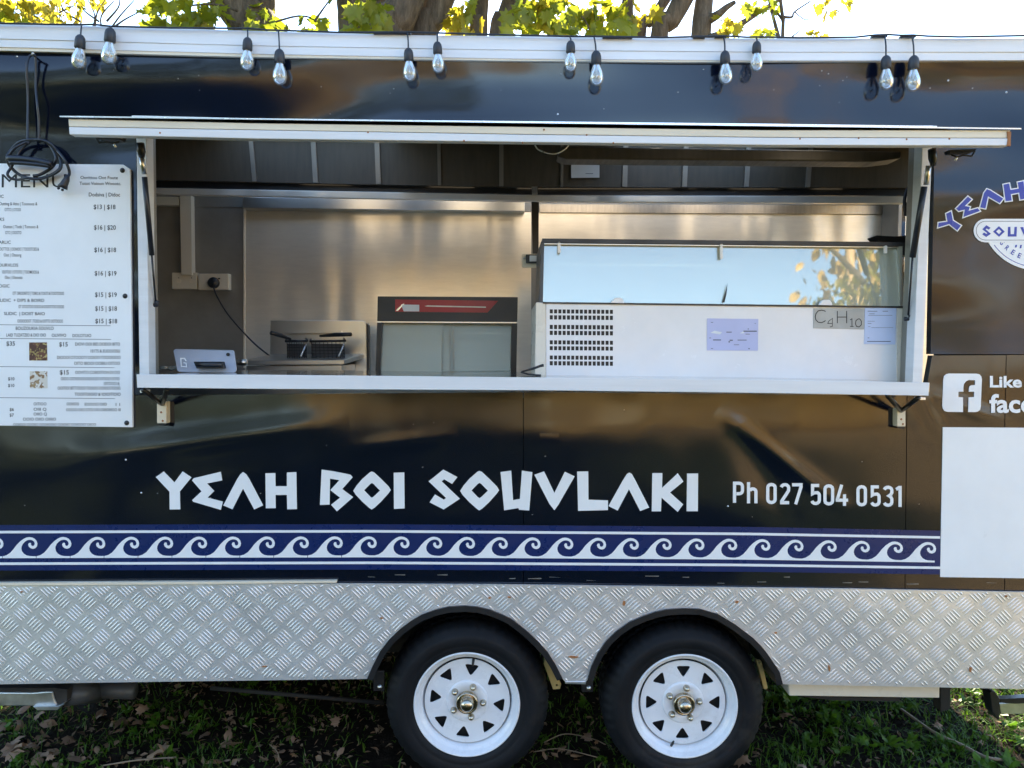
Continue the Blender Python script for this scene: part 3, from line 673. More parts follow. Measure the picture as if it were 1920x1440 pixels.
for (x0, y0, x1, y1), arms, seed in (((294, 753, 312, 794), [((303, 757), (268, 731)), ((305, 757), (312, 731))], 1), ((1682, 766, 1698, 800), [((1690, 770), (1664, 742)), ((1690, 770), (1722, 746))], 2)):
    br = sub_empty('counter_bracket', P((x0+x1)/2, y0, 0), T)
    MB().pxbox(x0, y0, x1, y1, -0.034, 0.033).build('wall_plate', 'alu_cream', br, bevel=0.003)
    MB().prism([[(x0, y1), (x1, y1), (x1-3, y1+5), (x0+1, y1+3)]], -0.034, 0.033).build('plate_end', 'black_plastic', br)
    for (p, q) in arms:
        MB().tube([P(p[0], p[1], -0.035), P(q[0], q[1], -0.18)], 0.008, 8).build('strut_arm', 'black_plastic', br)
    for e, (ex, ey) in enumerate(((x0+5, y0+20), (x0+8, y1-5))):
        MB().lathe([(0, .002), (.003, .0015), (.004, 0)], P(ex+3, ey, -0.034), (0, -1, 0), 8).build('screw', 'rust', br)
MB().pxbox(262, 731, 275, 737, -0.12, 0.03).build('counter_catch', 'alu_bright', T, bevel=0.002)
MB().pxbox(1722, 745, 1736, 750, -0.12, 0.03).build('counter_catch', 'alu_bright', T, bevel=0.002)

# ------------------------------------------------------------------ lettering on the wall
lets = MB(); Yp = -0.0025
c1 = lambda p: crop(p, 280, 860, 5.647); c2 = lambda p: crop(p, 580, 860, 5.647); c3 = lambda p: crop(p, 880, 860, 4.364)
Oo = [(465, 340), (500, 285), (560, 215), (640, 145), (660, 137), (685, 145), (760, 215), (840, 295), (862, 333), (840, 365), (760, 455), (690, 520), (660, 538), (635, 522), (560, 455), (490, 380)]
Oh = [(580, 335), (645, 268), (662, 258), (680, 268), (748, 338), (680, 402), (662, 414), (645, 403)]
o2 = lambda p: [(899.2+(x-663)/5.647*1.04, 920+(y-337)/5.647*1.04) for x, y in p]
letters = [
 [c1([(68, 195), (152, 136), (265, 252), (352, 136), (445, 198), (322, 348), (327, 537), (215, 538), (213, 350)])],
 [c1([(452, 230), (470, 207), (755, 139), (772, 230), (610, 262), (686, 343), (615, 413), (778, 455), (756, 542), (465, 456), (452, 440), (552, 346)])],
 [c1([(783, 495), (930, 215), (960, 170), (990, 142), (1025, 165), (1055, 210), (1204, 495), (1110, 538), (992, 316), (880, 536)])],
 [c1([(1229, 155), (1334, 153), (1336, 292), (1456, 292), (1456, 147), (1556, 142), (1562, 534), (1460, 536), (1456, 384), (1336, 384), (1337, 524), (1233, 525)])],
 [c2([(130, 116), (250, 133), (380, 158), (435, 170), (458, 198), (348, 322), (463, 408), (292, 558), (230, 488), (325, 413), (222, 333), (318, 228), (218, 211), (214, 486), (112, 490)])],
 [c2(Oo), c2(Oh)],
 [c2([(893, 149), (1005, 146), (1009, 527), (896, 532)])],
 [c2([(1263, 240), (1418, 116), (1568, 195), (1512, 267), (1427, 218), (1400, 240), (1594, 425), (1422, 538), (1273, 462), (1330, 380), (1423, 434), (1448, 417)])],
 [o2(Oo), o2(Oh)],
 [c3([(255, 110), (343, 98), (358, 340), (414, 330), (430, 98), (516, 111), (490, 424), (407, 418), (402, 404), (285, 423)])],
 [c3([(532, 132), (612, 104), (696, 281), (782, 107), (862, 145), (730, 375), (696, 422), (655, 370)])],
 [c3([(882, 106), (973, 104), (975, 336), (1135, 342), (1134, 421), (890, 427)])],
 [c3([(1139, 388), (1255, 180), (1290, 125), (1310, 114), (1330, 125), (1360, 180), (1472, 400), (1398, 429), (1306, 250), (1214, 425)])],
 [c3([(1497, 118), (1580, 118), (1577, 240), (1706, 120), (1752, 187), (1642, 277), (1750, 374), (1705, 436), (1573, 319), (1568, 431), (1493, 431)])],
 [c3([(1782, 122), (1872, 121), (1870, 430), (1778, 430)])]]
for lp in letters: MB().prism(lp, Yp, 0.0018).build('letter', 'white_print', T)
# phone number in narrow strokes
ph = MB()
def arcp(cx, cy, rx, ry, a0, a1, n=5): return [(cx+rx*cos(radians(a0+(a1-a0)*i/n)), cy+ry*sin(radians(a0+(a1-a0)*i/n))) for i in range(n+1)]
W_ = 1.0
GL = {   # in a 1-wide, 2-high cell, y down from the top (stroke centre lines)
 '0': ([arcp(.5, .42, .32, .28, 180, 360, 6)+arcp(.5, 1.58, .32, .28, 0, 180, 6)], True),
 '2': ([arcp(.5, .44, .32, .30, 190, 360, 6)+[(.80, .72), (.62, 1.05), (.22, 1.72), (.22, 1.86), (.86, 1.86)]], False),
 '7': ([[(.10, .14), (.80, .14), (.80, .36), (.38, 2.0)]], False),
 '5': ([[(.80, .14), (.24, .14), (.24, .92), (.36, .84)]+arcp(.50, 1.08, .32, .30, -60, 0, 4)+arcp(.50, 1.56, .32, .30, 0, 170, 6)], False),
 '4': ([[(.48, 0), (.14, 1.38), (.14, 1.46), (.98, 1.46)], [(.70, .90), (.70, 2.0)]], False),
 '3': ([arcp(.48, .42, .32, .28, 190, 360, 6)+[(.80, .66), (.70, .88), (.50, .96), (.70, 1.04), (.80, 1.26)]+arcp(.48, 1.58, .32, .28, 0, 170, 6)], False),
 '1': ([[(.08, .34), (.34, .15), (.42, .15), (.42, 2.0)]], False),
 'P': ([[(.16, 2.0), (.16, .14), (.50, .14)]+arcp(.55, .44, .28, .30, -90, 0, 4)+arcp(.55, .84, .28, .30, 0, 90, 4)+[(.32, 1.14)]], False),
 'h': ([[(.16, 0), (.16, 2.0)], [(.28, .78), (.42, .66)]+arcp(.55, .90, .26, .26, -90, 0, 4)+[(.81, 2.0)]], False)}
cells = [('P', 228, 297, 258, 380), ('h', 310, 376, 260, 383), ('0', 420, 487, 265, 387), ('2', 498, 566, 266, 388), ('7', 566, 640, 267, 389), ('5', 676, 744, 271, 393), ('0', 752, 821, 273, 395), ('4', 826, 900, 275, 398), ('0', 944, 1011, 278, 400), ('5', 1023, 1091, 279, 402), ('3', 1098, 1166, 281, 403), ('1', 1172, 1240, 282, 404)]
q_ = 0
for ch, x0, x1, y0, y1 in cells:
    strokes, closed = GL[ch]
    for st in strokes:
        q_ += 1
        ribbon(ph, [(1300+(x0+(x1-x0)*u)/3.097, 820+(y0+(y1-y0)*v/2)/3.097) for u, v in st], 6.0, Yp-0.0001*(q_ % 3), closed)
ph.build('phone_lettering', 'white_print', T)
# wave border
b_top = [(-150, 985), (0, 984.5), (300, 983.5), (700, 983), (1400, 988), (1763, 995)]
b_bot = [(-150, 1071), (0, 1069.7), (700, 1068), (1400, 1072), (1763, 1077)]
def BV(x, v): t = lerp_line(b_top, x); return (x, t+(lerp_line(b_bot, x)-t)*v)
def bline(v0, v1, n=40, x0=-150, x1=1763):
    xs = [x0+(x1-x0)*i/n for i in range(n+1)]; return [BV(x, v0) for x in xs]+[BV(x, v1) for x in xs[::-1]]
MB().prism([bline(0, 1)], -0.0012, 0.001).build('border_band', 'blue_print', T)
MB().prism([bline(.128, .183)], Yp, 0.001).build('border_line', 'white_print', T)
MB().prism([bline(.823, .878)], Yp, 0.001).build('border_line', 'white_print', T)
wave = [(20, 664), (80, 648), (140, 610), (185, 560), (235, 495), (290, 440), (345, 400), (390, 380), (430, 375), (475, 382), (515, 402), (543, 435), (555, 475), (548, 515), (525, 542), (490, 553), (455, 545), (425, 520), (413, 488), (425, 465), (443, 460), (458, 468), (458, 490), (468, 507), (490, 510), (508, 497), (515, 475), (508, 450), (490, 430), (460, 418), (430, 416), (395, 425), (360, 447), (330, 480), (312, 520), (308, 550), (318, 590), (345, 625), (390, 652), (440, 662), (490, 664), (532, 664), (532, 692), (20, 692)]
kx = [(-4, -200), (0, 54.7), (10, 691), (21, 1367), (27, 1740)]
for k in range(-2, 28):
    xc_ = lerp_line(kx, k); poly = []
    for x, y in wave:
        qx = xc_+(x-430)/8*0.976; v = (y/8+960-984)/85.7
        poly.append(BV(max(-149, min(qx, 1763)), v))
    cl = [p for i_, p in enumerate(poly) if i_ == 0 or (abs(p[0]-poly[i_-1][0])+abs(p[1]-poly[i_-1][1])) > 0.02]
    MB().prism([cl], Yp-0.00005*(k % 2), 0.001).build('wave_motif', 'white_print', T)
# blank white sticker panel at the corner
MB().prism([[(1768, 801), (2040, 803), (2038, 1086), (1763, 1082)]], -0.003, 0.0025).build('white_sticker', 'white_print', T)
# social logo and words
cf = lambda p: crop(p, 1680, 640, 7.2)
MB().prism([cf([(640, 520), (650, 470), (680, 442), (720, 434), (1090, 436), (1130, 446), (1152, 475), (1160, 515), (1145, 880), (1135, 925), (1105, 948), (1070, 955), (975, 955), (982, 757), (1054, 752), (1058, 680), (985, 680), (985, 640), (995, 605), (1020, 592), (1068, 590), (1070, 525), (985, 522), (945, 540), (918, 575), (910, 625), (910, 680), (843, 680), (843, 752), (905, 755), (905, 955), (700, 952), (655, 940), (632, 905), (625, 870)])], Yp, 0.0018).build('app_logo', 'white_print', T)
w1 = MB(); put_text(w1, 'Like us on', 1856, 725.5, 21, Yp, width=151, bold=0.030, slope=0.006)
w1.build('sticker_lettering', 'white_print', T)
w2 = MB(); put_text(w2, 'facebook', 1855, 772.5, 34, Yp, width=195, bold=0.028, slope=0.006)
w2.build('sticker_lettering', 'white_print', T)
# round logo: arched name, pill and half disc
cl_ = lambda p: crop(p, 1680, 300, 6.546)
arc_letters = [[(502, 845), (512, 760), (618, 745), (602, 652), (685, 612), (710, 735), (816, 802), (755, 882), (652, 800)],
 [(720, 597), (882, 432), (948, 483), (872, 556), (925, 566), (912, 604), (1010, 576), (1050, 632), (812, 720), (830, 625), (768, 640)],
 [(1018, 592), (1070, 400), (1112, 342), (1160, 360), (1335, 470), (1278, 545), (1138, 465), (1108, 610)],
 [(1305, 292), (1400, 272), (1415, 352), (1492, 340), (1480, 265), (1575, 245), (1612, 485), (1515, 500), (1502, 415), (1424, 430), (1436, 508), (1335, 520)]]
for p in arc_letters:
    pp = cl_(p); MB().prism([pp], Yp, 0.0018).build('logo_outline', 'white_print', T)
    MB().prism([inset(pp, 2.0)], Yp-0.0006, 0.0005).build('logo_letter', 'blue_logo', T)
def arcpx(cx, cy, r, a0, a1, n=30): return [(cx+r*cos(radians(a0+(a1-a0)*i/n)), cy+r*sin(radians(a0+(a1-a0)*i/n))) for i in range(n+1)]
MB().prism([arcpx(1945, 400.5, 106.4, 30.5, 149.5)], Yp, 0.0018).build('logo_disc', 'white_print', T)
MB().prism([arcpx(1945, 400.5, 100.5, 36, 144)+arcpx(1945, 400.5, 99.3, 144, 36)], Yp-0.0004, 0.0003).build('logo_ring', 'blue_logo', T)
MB().prism([rrect(1825.6, 410.3, 2064, 454.4, 21.8)], Yp-0.0008, 0.0018).build('logo_pill', 'white_print', T)
MB().prism([rrect(1830, 414.4, 2060, 450.6, 17.8), inset(rrect(1830, 414.4, 2060, 450.6, 17.8), 1.0)], Yp-0.0012, 0.0003).build('logo_ring', 'ink_soft', T)
for lp in ([[(1060, 850), (1110, 800), (1160, 832), (1140, 855), (1112, 840), (1100, 852), (1165, 905), (1108, 945), (1060, 912), (1080, 890), (1110, 908), (1122, 898)]],
           [[(1192, 878), (1265, 812), (1335, 878), (1265, 943)], [(1230, 878), (1265, 845), (1297, 878), (1265, 910)]],
           [[(1375, 820), (1405, 820), (1408, 910), (1450, 910), (1455, 820), (1485, 820), (1480, 940), (1372, 940)]],
           [[(1525, 825), (1560, 822), (1590, 895), (1620, 822), (1655, 825), (1600, 940), (1580, 940)]]):
    MB().prism([cl_(l) for l in lp], Yp-0.0014, 0.0004).build('logo_letter', 'blue_logo', T)
for x, ch in ((1942, 'L'), (1965, 'A'), (1990, 'K'), (2016, 'I')):
    w = MB(); put_text(w, ch, x+(4 if ch == 'I' else 0), 443.5, 19, Yp-0.0014, width=6 if ch == 'I' else 17, bold=0.03); w.build('logo_letter', 'blue_logo', T)
for ch, bx, by, br_ in (('B', 1990, 396, .12), ('O', 2037, 408, .36), ('I', 2072, 428, .58)):
    for bd, dy, mt in ((0.075, 0, 'white_print'), (0.03, -0.0006, 'blue_logo')):
        w = MB(); put_text(w, ch, bx, by, 32, Yp+dy, width=(12 if ch == 'I' else 32)+bd*90, align='C', bold=bd, rot=br_); w.build('logo_letter', mt, T)
for k, ch in enumerate('GREEK'):
    a = radians(140.5-k*9.2); r = 90; w = MB()
    put_text(w, ch, 1945+r*cos(a), 400.5+r*sin(a), 9.5, Yp-0.0006, width=6.0, align='C', bold=0.02, rot=a-pi/2)
    w.build('logo_letter', 'blue_logo', T)
for k in range(3):
    x = 1904+k*9; MB().prism([[(x, 459+k*.2), (x+3.2, 459), (x+2, 464+k*1.6), (x-1, 464+k*1.6)]], Yp-0.0006, 0.0004).build('logo_letter', 'blue_logo', T)

# ------------------------------------------------------------------ inside the trailer (shell)
YB = 1.75
ZC = zroof-0.06
MB().box(XL, XR, YB+.003, YB+0.05, zf+.02, ZC).build('back_wall', 'grey_wall', T)
MB().prism([[(459, 391), (996, 398), (996, 760), (459, 760)]], YB-0.004, 0.006).build('splash_panel', 'stainless', T)
MB().prism([[(1010, 398), (1760, 404), (1760, 760), (1010, 760)]], YB-0.004, 0.006).build('splash_panel', 'stainless', T)
MB().prism([[(290, 352), (1760, 366), (1760, 402), (1010, 396), (455, 389), (290, 386)]], YB-0.003, 0.004).build('wall_band', 'grey_wall', T)
MB().prism([[(456.5, 391), (459.3, 391), (459.3, 690), (456.5, 690)]], YB-0.010, 0.008).build('panel_trim', 'alu_cream', T)
MB().prism([[(455, 369), (984, 377), (984, 396), (455, 390)]], YB-0.09, 0.085).build('wall_ledge', 'steel', T, bevel=0.003)
MB().prism([[(1012, 383), (1740, 386), (1740, 402), (1012, 398)]], YB-0.02, 0.015).build('wall_ledge', 'dark_steel', T)
# canopy over the cooking side: face with upright ribs, dark slot, bright lower edge
YO = 1.02
MB().prism([[(230, 228), (1780, 240), (1780, 352), (1010, 351), (700, 346), (230, 336)]], YO, 0.02).build('canopy_face', 'canopy', T)
for xt, w_, sh in ((464, 8, 9), (581, 9, 6), (701, 9, 4), (819, 6, 2), (936, 8, 0), (1052, 5, -1), (1170, 9, -3), (1284, 9, -5), (1402, 9, -7), (1520, 8, -9)):
    yb = lerp_line([(230, 336), (700, 346), (1010, 351), (1780, 352)], xt)
    MB().prism([[(xt, 240), (xt+w_, 240), (xt+w_+sh, yb-1), (xt+sh, yb-1)]], YO-0.012, 0.011).build('canopy_rib', 'rib', T)
MB().prism([[(230, 336.6), (700, 346.6), (1010, 351.6), (1780, 352.6), (1780, 367), (1010, 365), (700, 358.5), (230, 350)]], YO+0.03, 0.02).build('canopy_slot', 'black_plastic', T)
MB().prism([[(230, 351), (700, 359.5), (1010, 366), (1780, 368), (1780, 382), (1010, 378), (700, 372), (230, 363)]], YO-0.004, 0.03).build('canopy_edge', 'stainless', T, bevel=0.003)
MB().prism([[(997, 350), (1008, 350), (1008, 364), (998, 364)]], YO-0.02, 0.012).build('canopy_clip', 'steel', T)
MB().prism([[(996.5, 378), (1010.5, 379), (1009.5, 482), (999, 482)]], 0.62, 0.03).build('black_post', 'black_plastic', T)
lt = sub_empty('post_latch', P(995, 487, 0.6), T)
MB().prism([rrect(978, 476, 1012, 502, 4)], 0.60, 0.006).build('latch_plate', 'alu_cream', lt)
MB().pxbox(986, 477, 1012, 493, 0.57, 0.02).build('latch_body', 'black_plastic', lt, bevel=0.002)
MB().pxbox(993, 479, 1010, 490, 0.56, 0.009).build('latch_box', 'alu_white', lt, bevel=0.002)
MB().tube([P(983, 484, .59), P(983, 484, .575)], 0.005, 8).build('bolt', 'steel', lt)
for x0, x1, y0, y1 in ((XL, XR, 0.031, 0.22), (XL, XR, 1.68, YB))+LIGHT_GAP_SHEETS:
    MB().box(x0, x1, y0, y1, ZC, ZC+0.009).build('ceiling', 'grey_wall', T)
MB().box(XL+.001, XL+.02, 0.031, YB, zf+.02, ZC).build('side_lining', 'grey_wall', T)
for y0, y1, z0, z1 in ((0.031, 0.75, zf+.02, ZC), (1.55, YB, zf+.02, ZC), (0.75, 1.55, zf+1.85, ZC)):
    MB().box(XR-.02, XR-.001, y0, y1, z0, z1).build('side_lining', 'grey_wall', T)
MB().box(XL+.1, XR-.1, 0.98, YB-.01, ZB(0)-0.10, ZB(0)-0.07).build('back_bench', 'steel', T)
MB().box(XL+.02, XR-.02, 0.465, 0.97, zf+.021, zf+.025).build('floor_lining', 'dark_under', T)
MB().box(XL+.1, XR-.1, 0.98, 1.0, zf+.021, ZB(0)-0.101).build('bench_front', 'steel', T)
# conduit on the back wall
MB().prism([[(337, 364), (358, 366), (360, 516), (340, 515)]], YB-0.05, 0.05).build('conduit', 'cream_plastic', T, bevel=0.003)
MB().prism([[(240, 367), (336, 369), (336, 385), (240, 383)]], YB-0.045, 0.045).build('conduit', 'cream_plastic', T, bevel=0.003)

# ------------------------------------------------------------------ things inside
o = thing('wall_outlet', P(346, 542, YB), 'double switch plate with two round buttons at the foot of the conduit', 'power outlet', 'outlets on the back wall')
MB().pxbox(322, 511, 369.5, 542, YB-0.035, 0.034).build('face_plate', 'cream_plastic', o, bevel=0.004)
for x in (335, 359):
    MB().prism([disc(x, 527, 4.2)], YB-0.0375, 0.0024).build('switch', 'alu_cream', o)
    MB().prism([disc(x, 521, 0.9, 8)], YB-0.0362, 0.001).build('pilot_mark', 'black_plastic', o)
o = thing('wall_outlet', P(400, 543, YB), 'cream outlet plate with the round black plug pushed into it', 'power outlet', 'outlets on the back wall')
MB().pxbox(371.5, 513, 429, 543.5, YB-0.045, 0.044).build('face_plate', 'cream_plastic', o, bevel=0.004)
MB().pxbox(409, 521, 412.5, 523.5, YB-0.048, 0.002).build('switch', 'black_plastic', o)
o = thing('power_lead', P(402, 545, YB), 'thin black lead from the wall outlet down towards the fryer', 'power cord')
MB().lathe([(0.031, 0.0), (0.031, -0.022), (0.026, -0.032), (0.0, -0.034)], P(402, 530.5, YB-0.046), (0, 1, 0), 24).build('plug', 'black_plastic', o)
MB().tube(smooth_path([P(400, 538, YB-.07), P(407, 556, YB-.10), P(425, 586, YB-.2), P(450, 616, YB-.3), P(478, 645, YB-.36), P(505, 667, YB-.38)]), 0.0042, 8).build('cable', 'cord_black', o)

# paper notice taped to the canopy
o = thing('paper_notice', P(1098, 333, YO-.03), 'small white printed card stuck high on the ribbed canopy', 'notice')
MB().prism([[(1071, 301), (1124, 302), (1124, 333), (1071, 333.5)]], YO-0.016, 0.0012).build('sheet', 'paper', o)
w = MB(); w.pxbox(1085, 304, 1108, 305.4, YO-0.0166, 0.0004); w.pxbox(1098, 325, 1112, 326, YO-0.0166, 0.0004); w.build('print', 'ink_soft', o)

# fryer
YF = 1.45
fr = thing('deep_fryer', P(598, 700, 1.3), 'stainless bench deep fryer with a tall splash back', 'deep fryer')
MB().prism([[(507, 601), (676, 601), (684, 603), (687, 609), (688, 715), (505, 715)]], YF, 0.02).build('splash_back', 'steel', fr, bevel=0.002)
MB().prism([[(687.5, 606), (691, 610), (692, 715), (688.5, 715)]], YF-0.002, 0.05).build('side_flange', 'black_plastic', fr)
a0, a1, b0, b1 = P(455, 676, 1.06), P(645, 675, 1.06), P(507, 664, YF-.002), P(682, 664, YF-.002)
dn = Vector((0, 0, -0.022))
MB().hexa([a0+dn, a1+dn, a1, a0], [b0+dn, b1+dn, b1, b0]).build('top_tray', 'steel', fr, bevel=0.002)
MB().prism([[(462, 686), (640, 685), (640, 720), (462, 720)]], 1.09, YF-1.10).build('body', 'steel', fr, bevel=0.003)
MB().prism([[(520, 622), (640, 620), (640, 624), (520, 626)]], YF-0.03, 0.028).build('hanging_rail', 'steel', fr)
def basket(x0, x1, hx0, hy0, hx1, hy1, label):
    b = thing('fryer_basket', P((x0+x1)/2, 676, 1.25), label, 'fryer basket', 'baskets in the fryer')
    m = MB()
    for k in range(9):
        x = x0+(x1-x0)*k/8; m.tube([P(x, 640, 1.2), P(x+1, 675, 1.2)], 0.0017, 5); m.tube([P(x, 640, 1.38), P(x+1, 672, 1.38)], 0.0017, 5)
    for k in range(7):
        y = 640+35*k/6; m.tube([P(x0, y, 1.2), P(x1, y, 1.2)], 0.0017, 5); m.tube([P(x0, y, 1.2), P(x0+1, y-1, 1.38)], 0.0015, 5); m.tube([P(x1, y, 1.2), P(x1-1, y-1, 1.38)], 0.0015, 5)
    m.build('wire_mesh', 'dark_under', b, kind='stuff')
    MB().prism([[(x0+1, 645), (x1-1, 645), (x1-1, 674), (x0+1, 674)]], 1.30, 0.01).build('basket_back', 'grey_plastic', b)
    r = MB(); r.tube([P(x0-2, 640, 1.19), P(x1+2, 639, 1.19)], 0.006, 8); r.tube([P(x0-2, 640, 1.19), P(x0-1, 636, 1.39)], 0.006, 8); r.tube([P(x1+2, 639, 1.19), P(x1, 635, 1.39)], 0.006, 8); r.build('basket_rim', 'black_plastic', b)
    MB().tube([P(hx0, hy0, 1.10), P((hx0+hx1)/2, (hy0+hy1)/2-1, 1.15), P(hx1, hy1, 1.2)], [0.010, 0.011, 0.006], 10).build('handle', 'black_plastic', b)
    MB().tube([P(x1, 645, 1.19), P(x1-10, 668, 1.15)], 0.004, 8).build('hook', 'alu_bright', b)
basket(538, 574, 508, 624, 545, 636, 'wire fryer basket with black handle sticking out beside the dangling lead')
basket(584, 645, 658, 627, 600, 630, 'wider fryer basket nearer the hot cabinet, black handle across it')

# hot food cabinet
YW = 0.78
hc = thing('hot_food_cabinet', P(838, 700, YW+.2), 'black glass fronted hot food cabinet with a red label', 'food warmer')
MB().prism([[(708, 555.5), (971, 557), (970, 603.5), (707, 602)]], YW, 0.42).build('header', 'black_plastic', hc, bevel=0.003)
MB().prism([[(707, 602.4), (970, 604), (970, 606), (707, 604.6)]], YW-0.003, 0.03).build('header_trim', 'steel', hc)
MB().prism([[(707, 605), (716, 605), (712.5, 712), (703.5, 712)]], YW, 0.42).build('side_frame', 'black_plastic', hc)
MB().prism([[(959.5, 606), (970, 606), (968, 712), (957.5, 712)]], YW, 0.42).build('side_frame', 'black_plastic', hc)
MB().prism([[(716, 605), (960, 606), (958, 712), (712, 712)]], YW+0.38, 0.02).build('back_panel', 'pale_back', hc)
MB().prism([[(712, 690), (958, 692), (957, 712), (711, 712)]], YW+0.03, 0.35).build('base_shelf', 'pale_back', hc)
def slant(q, Y0, Y1, name):
    f4 = [P(*q[0], Y1), P(*q[1], Y1), P(*q[2], Y0), P(*q[3], Y0)]; t_ = Vector((0, .004, 0))
    MB().hexa([f4[3], f4[2], f4[1], f4[0]], [f4[3]+t_, f4[2]+t_, f4[1]+t_, f4[0]+t_]).build(name, 'glass_door', hc)
slant([(716, 605.4), (832, 606), (830, 696), (713, 695)], YW+.012, YW+.040, 'sliding_door')
slant([(826, 605.4), (959, 606.2), (957, 696), (824, 695)], YW+.022, YW+.050, 'sliding_door')
for x in (828, 843, 849): MB().pxbox(x, 606, x+1.6, 695, YW+0.010, 0.003).build('door_edge', 'grey_wall', hc)
MB().prism([[(726, 624), (958, 624.6), (958, 626.2), (726, 625.6)]], YW+0.10, 0.2).build('wire_shelf', 'alu_bright', hc)
for x, y in ((725, 617), (726, 657), (735, 678), (950, 660), (951, 686), (722, 688)):
    MB().pxbox(x-2, y-3, x+2, y+3, YW+0.05, 0.012).build('shelf_clip', 'white_gloss', hc, bevel=0.002)
MB().prism([[(741, 561.5), (934, 564), (914, 586), (741, 584.5)]], YW-0.002, 0.0018).build('red_label', 'red_label', hc)
MB().prism([[(752, 571), (786, 571.5), (786, 584), (757, 583.8)]], YW-0.0032, 0.001).build('label_card', 'paper', hc)
MB().prism([[(742, 582), (756, 569), (758, 570), (746, 583)]], YW-0.0034, 0.001).build('label_mark', 'alu_bright', hc)
MB().prism([[(796, 574), (802, 572.5), (911, 575), (911, 577), (802, 575)]], YW-0.0032, 0.001).build('label_mark', 'cream_panel', hc)

# refrigerated display on the counter
YD = 0.11
df = thing('display_fridge', P(1350, 706, YD+.3), 'white countertop display fridge with glass front and slotted vents', 'display fridge')
top = [(1024, 568), (1250, 570), (1681, 575)]
vx0, vx1 = 1030.8, 1030.8+8.05*14+5.8
rows = [(580, 587.5), (591, 599), (609, 617), (620, 628), (638, 645.5), (649, 656.5), (666.5, 674), (677, 685)]
va, vb = 576.0, 688.5
MB().prism([[(1024, 568), (1681, 575), (1681, 716), (1024, 709)], [(1028, va), (1028, vb), (1151.5, vb+1), (1151.5, va+1)]], YD, 0.004).build('front_panel', 'white_gloss', df)
gr = MB(); xs = [1028]; zs = [va]
for k in range(15): xs += [vx0+8.05*k, vx0+8.05*k+5.8]
xs.append(1151.5)
for r_ in rows: zs += list(r_)
zs.append(vb)
for a in range(len(xs)-1):
    for b in range(len(zs)-1):
        if a % 2 == 1 and b % 2 == 1: continue
        sk = lambda x: (x-1028)*0.008
        gr.prism([[(xs[a], zs[b]+sk(xs[a])), (xs[a+1], zs[b]+sk(xs[a+1])), (xs[a+1], zs[b+1]+sk(xs[a+1])), (xs[a], zs[b+1]+sk(xs[a]))]], YD, 0.003, back=False)
gr.build('vent_grille', 'white_gloss', df)
MB().pxbox(1027, va-1, 1153, vb+3, YD+0.012, 0.01).build('vent_back', 'black_plastic', df)
MB().prism([[(1005, 566.5), (1023.4, 567.4), (1023.4, 709), (1003, 708)]], YD-0.002, 0.50).build('end_panel', 'cream_panel', df, bevel=0.003)
MB().prism([[(1681.6, 575.5), (1698.5, 576), (1696, 716), (1681.6, 716)]], YD-0.002, 0.50).build('end_panel', 'cream_panel', df, bevel=0.003)
MB().prism([[(1018, 566), (1695, 574), (1695, 577.5), (1018, 569)]], YD-0.006, 0.02).build('glass_channel', 'black_plastic', df)
MB().prism([[(1017, 447), (1688, 454), (1693, 455), (1693, 461.5), (1020, 455), (1016, 457)]], YD-0.002, 0.40).build('top_rail', 'black_plastic', df)
MB().prism([[(1020, 456.5), (1690, 463.2), (1690, 464.2), (1020, 457.5)]], YD+0.004, 0.02).build('rail_trim', 'steel', df)
MB().prism([[(1014.5, 453), (1020.5, 453), (1018, 567), (1011, 567)]], YD+0.004, 0.40).build('end_post', 'grey_plastic', df)
MB().prism([[(1686, 461), (1692, 461), (1693, 574), (1687, 574)]], YD+0.004, 0.03).build('end_post', 'steel', df)
g3 = [P(1020, 454, YD+0.022), P(1688, 461, YD+0.022), P(1689, 575, YD+0.004), P(1018, 567.5, YD+0.004)]
th = Vector((0, 0.006, 0))
MB().hexa([g3[3], g3[2], g3[1], g3[0]], [g3[3]+th, g3[2]+th, g3[1]+th, g3[0]+th]).build('glass_pane', 'glass_front', df)
MB().prism([[(1020, 452), (1690, 459), (1690, 576), (1020, 570)]], YD+0.44, 0.01).build('back_panel', 'pale_back', df)
MB().prism([[(1020, 566), (1690, 572), (1690, 576), (1020, 570)]], YD+0.02, 0.42).build('deck', 'pale_back', df)
MB().prism([[(1022, 477), (1376, 481), (1376, 484), (1022, 480)]], YD+0.12, 0.28).build('shelf', 'glass_door', df)
MB().prism([[(1022, 493), (1380, 497), (1380, 501), (1022, 497)]], YD+0.10, 0.012).build('shelf_rail', 'alu_bright', df)
MB().prism([[(1290, 512), (1335, 506), (1335, 566), (1285, 566)]], YD+0.30, 0.02).build('inner_divider', 'alu_white', df)
for x, y0, y1 in ((1048.5, 453, 474), (1353, 456, 485), (1661, 460, 475)):
    MB().prism([rrect(x-2.6, y0, x+2.6, y1, 2)], YD-0.002, 0.008).build('glass_clip', 'white_gloss', df)
for x, y in ((1158, 558), (1548, 562)):
    MB().prism([[(x-13, y+10), (x-7, y+1), (x-3, y), (x+8, y), (x+12, y+5), (x+13, y+10.5)]], YD-0.02, 0.012).build('door_knob', 'white_gloss', df, bevel=0.003)
ck = MB(); ck.prism([[(1354.5, 567), (1360, 548), (1364, 530), (1362.5, 550), (1358.5, 567)]], YD-0.002, 0.001); ck.build('crack', 'black_print', df)

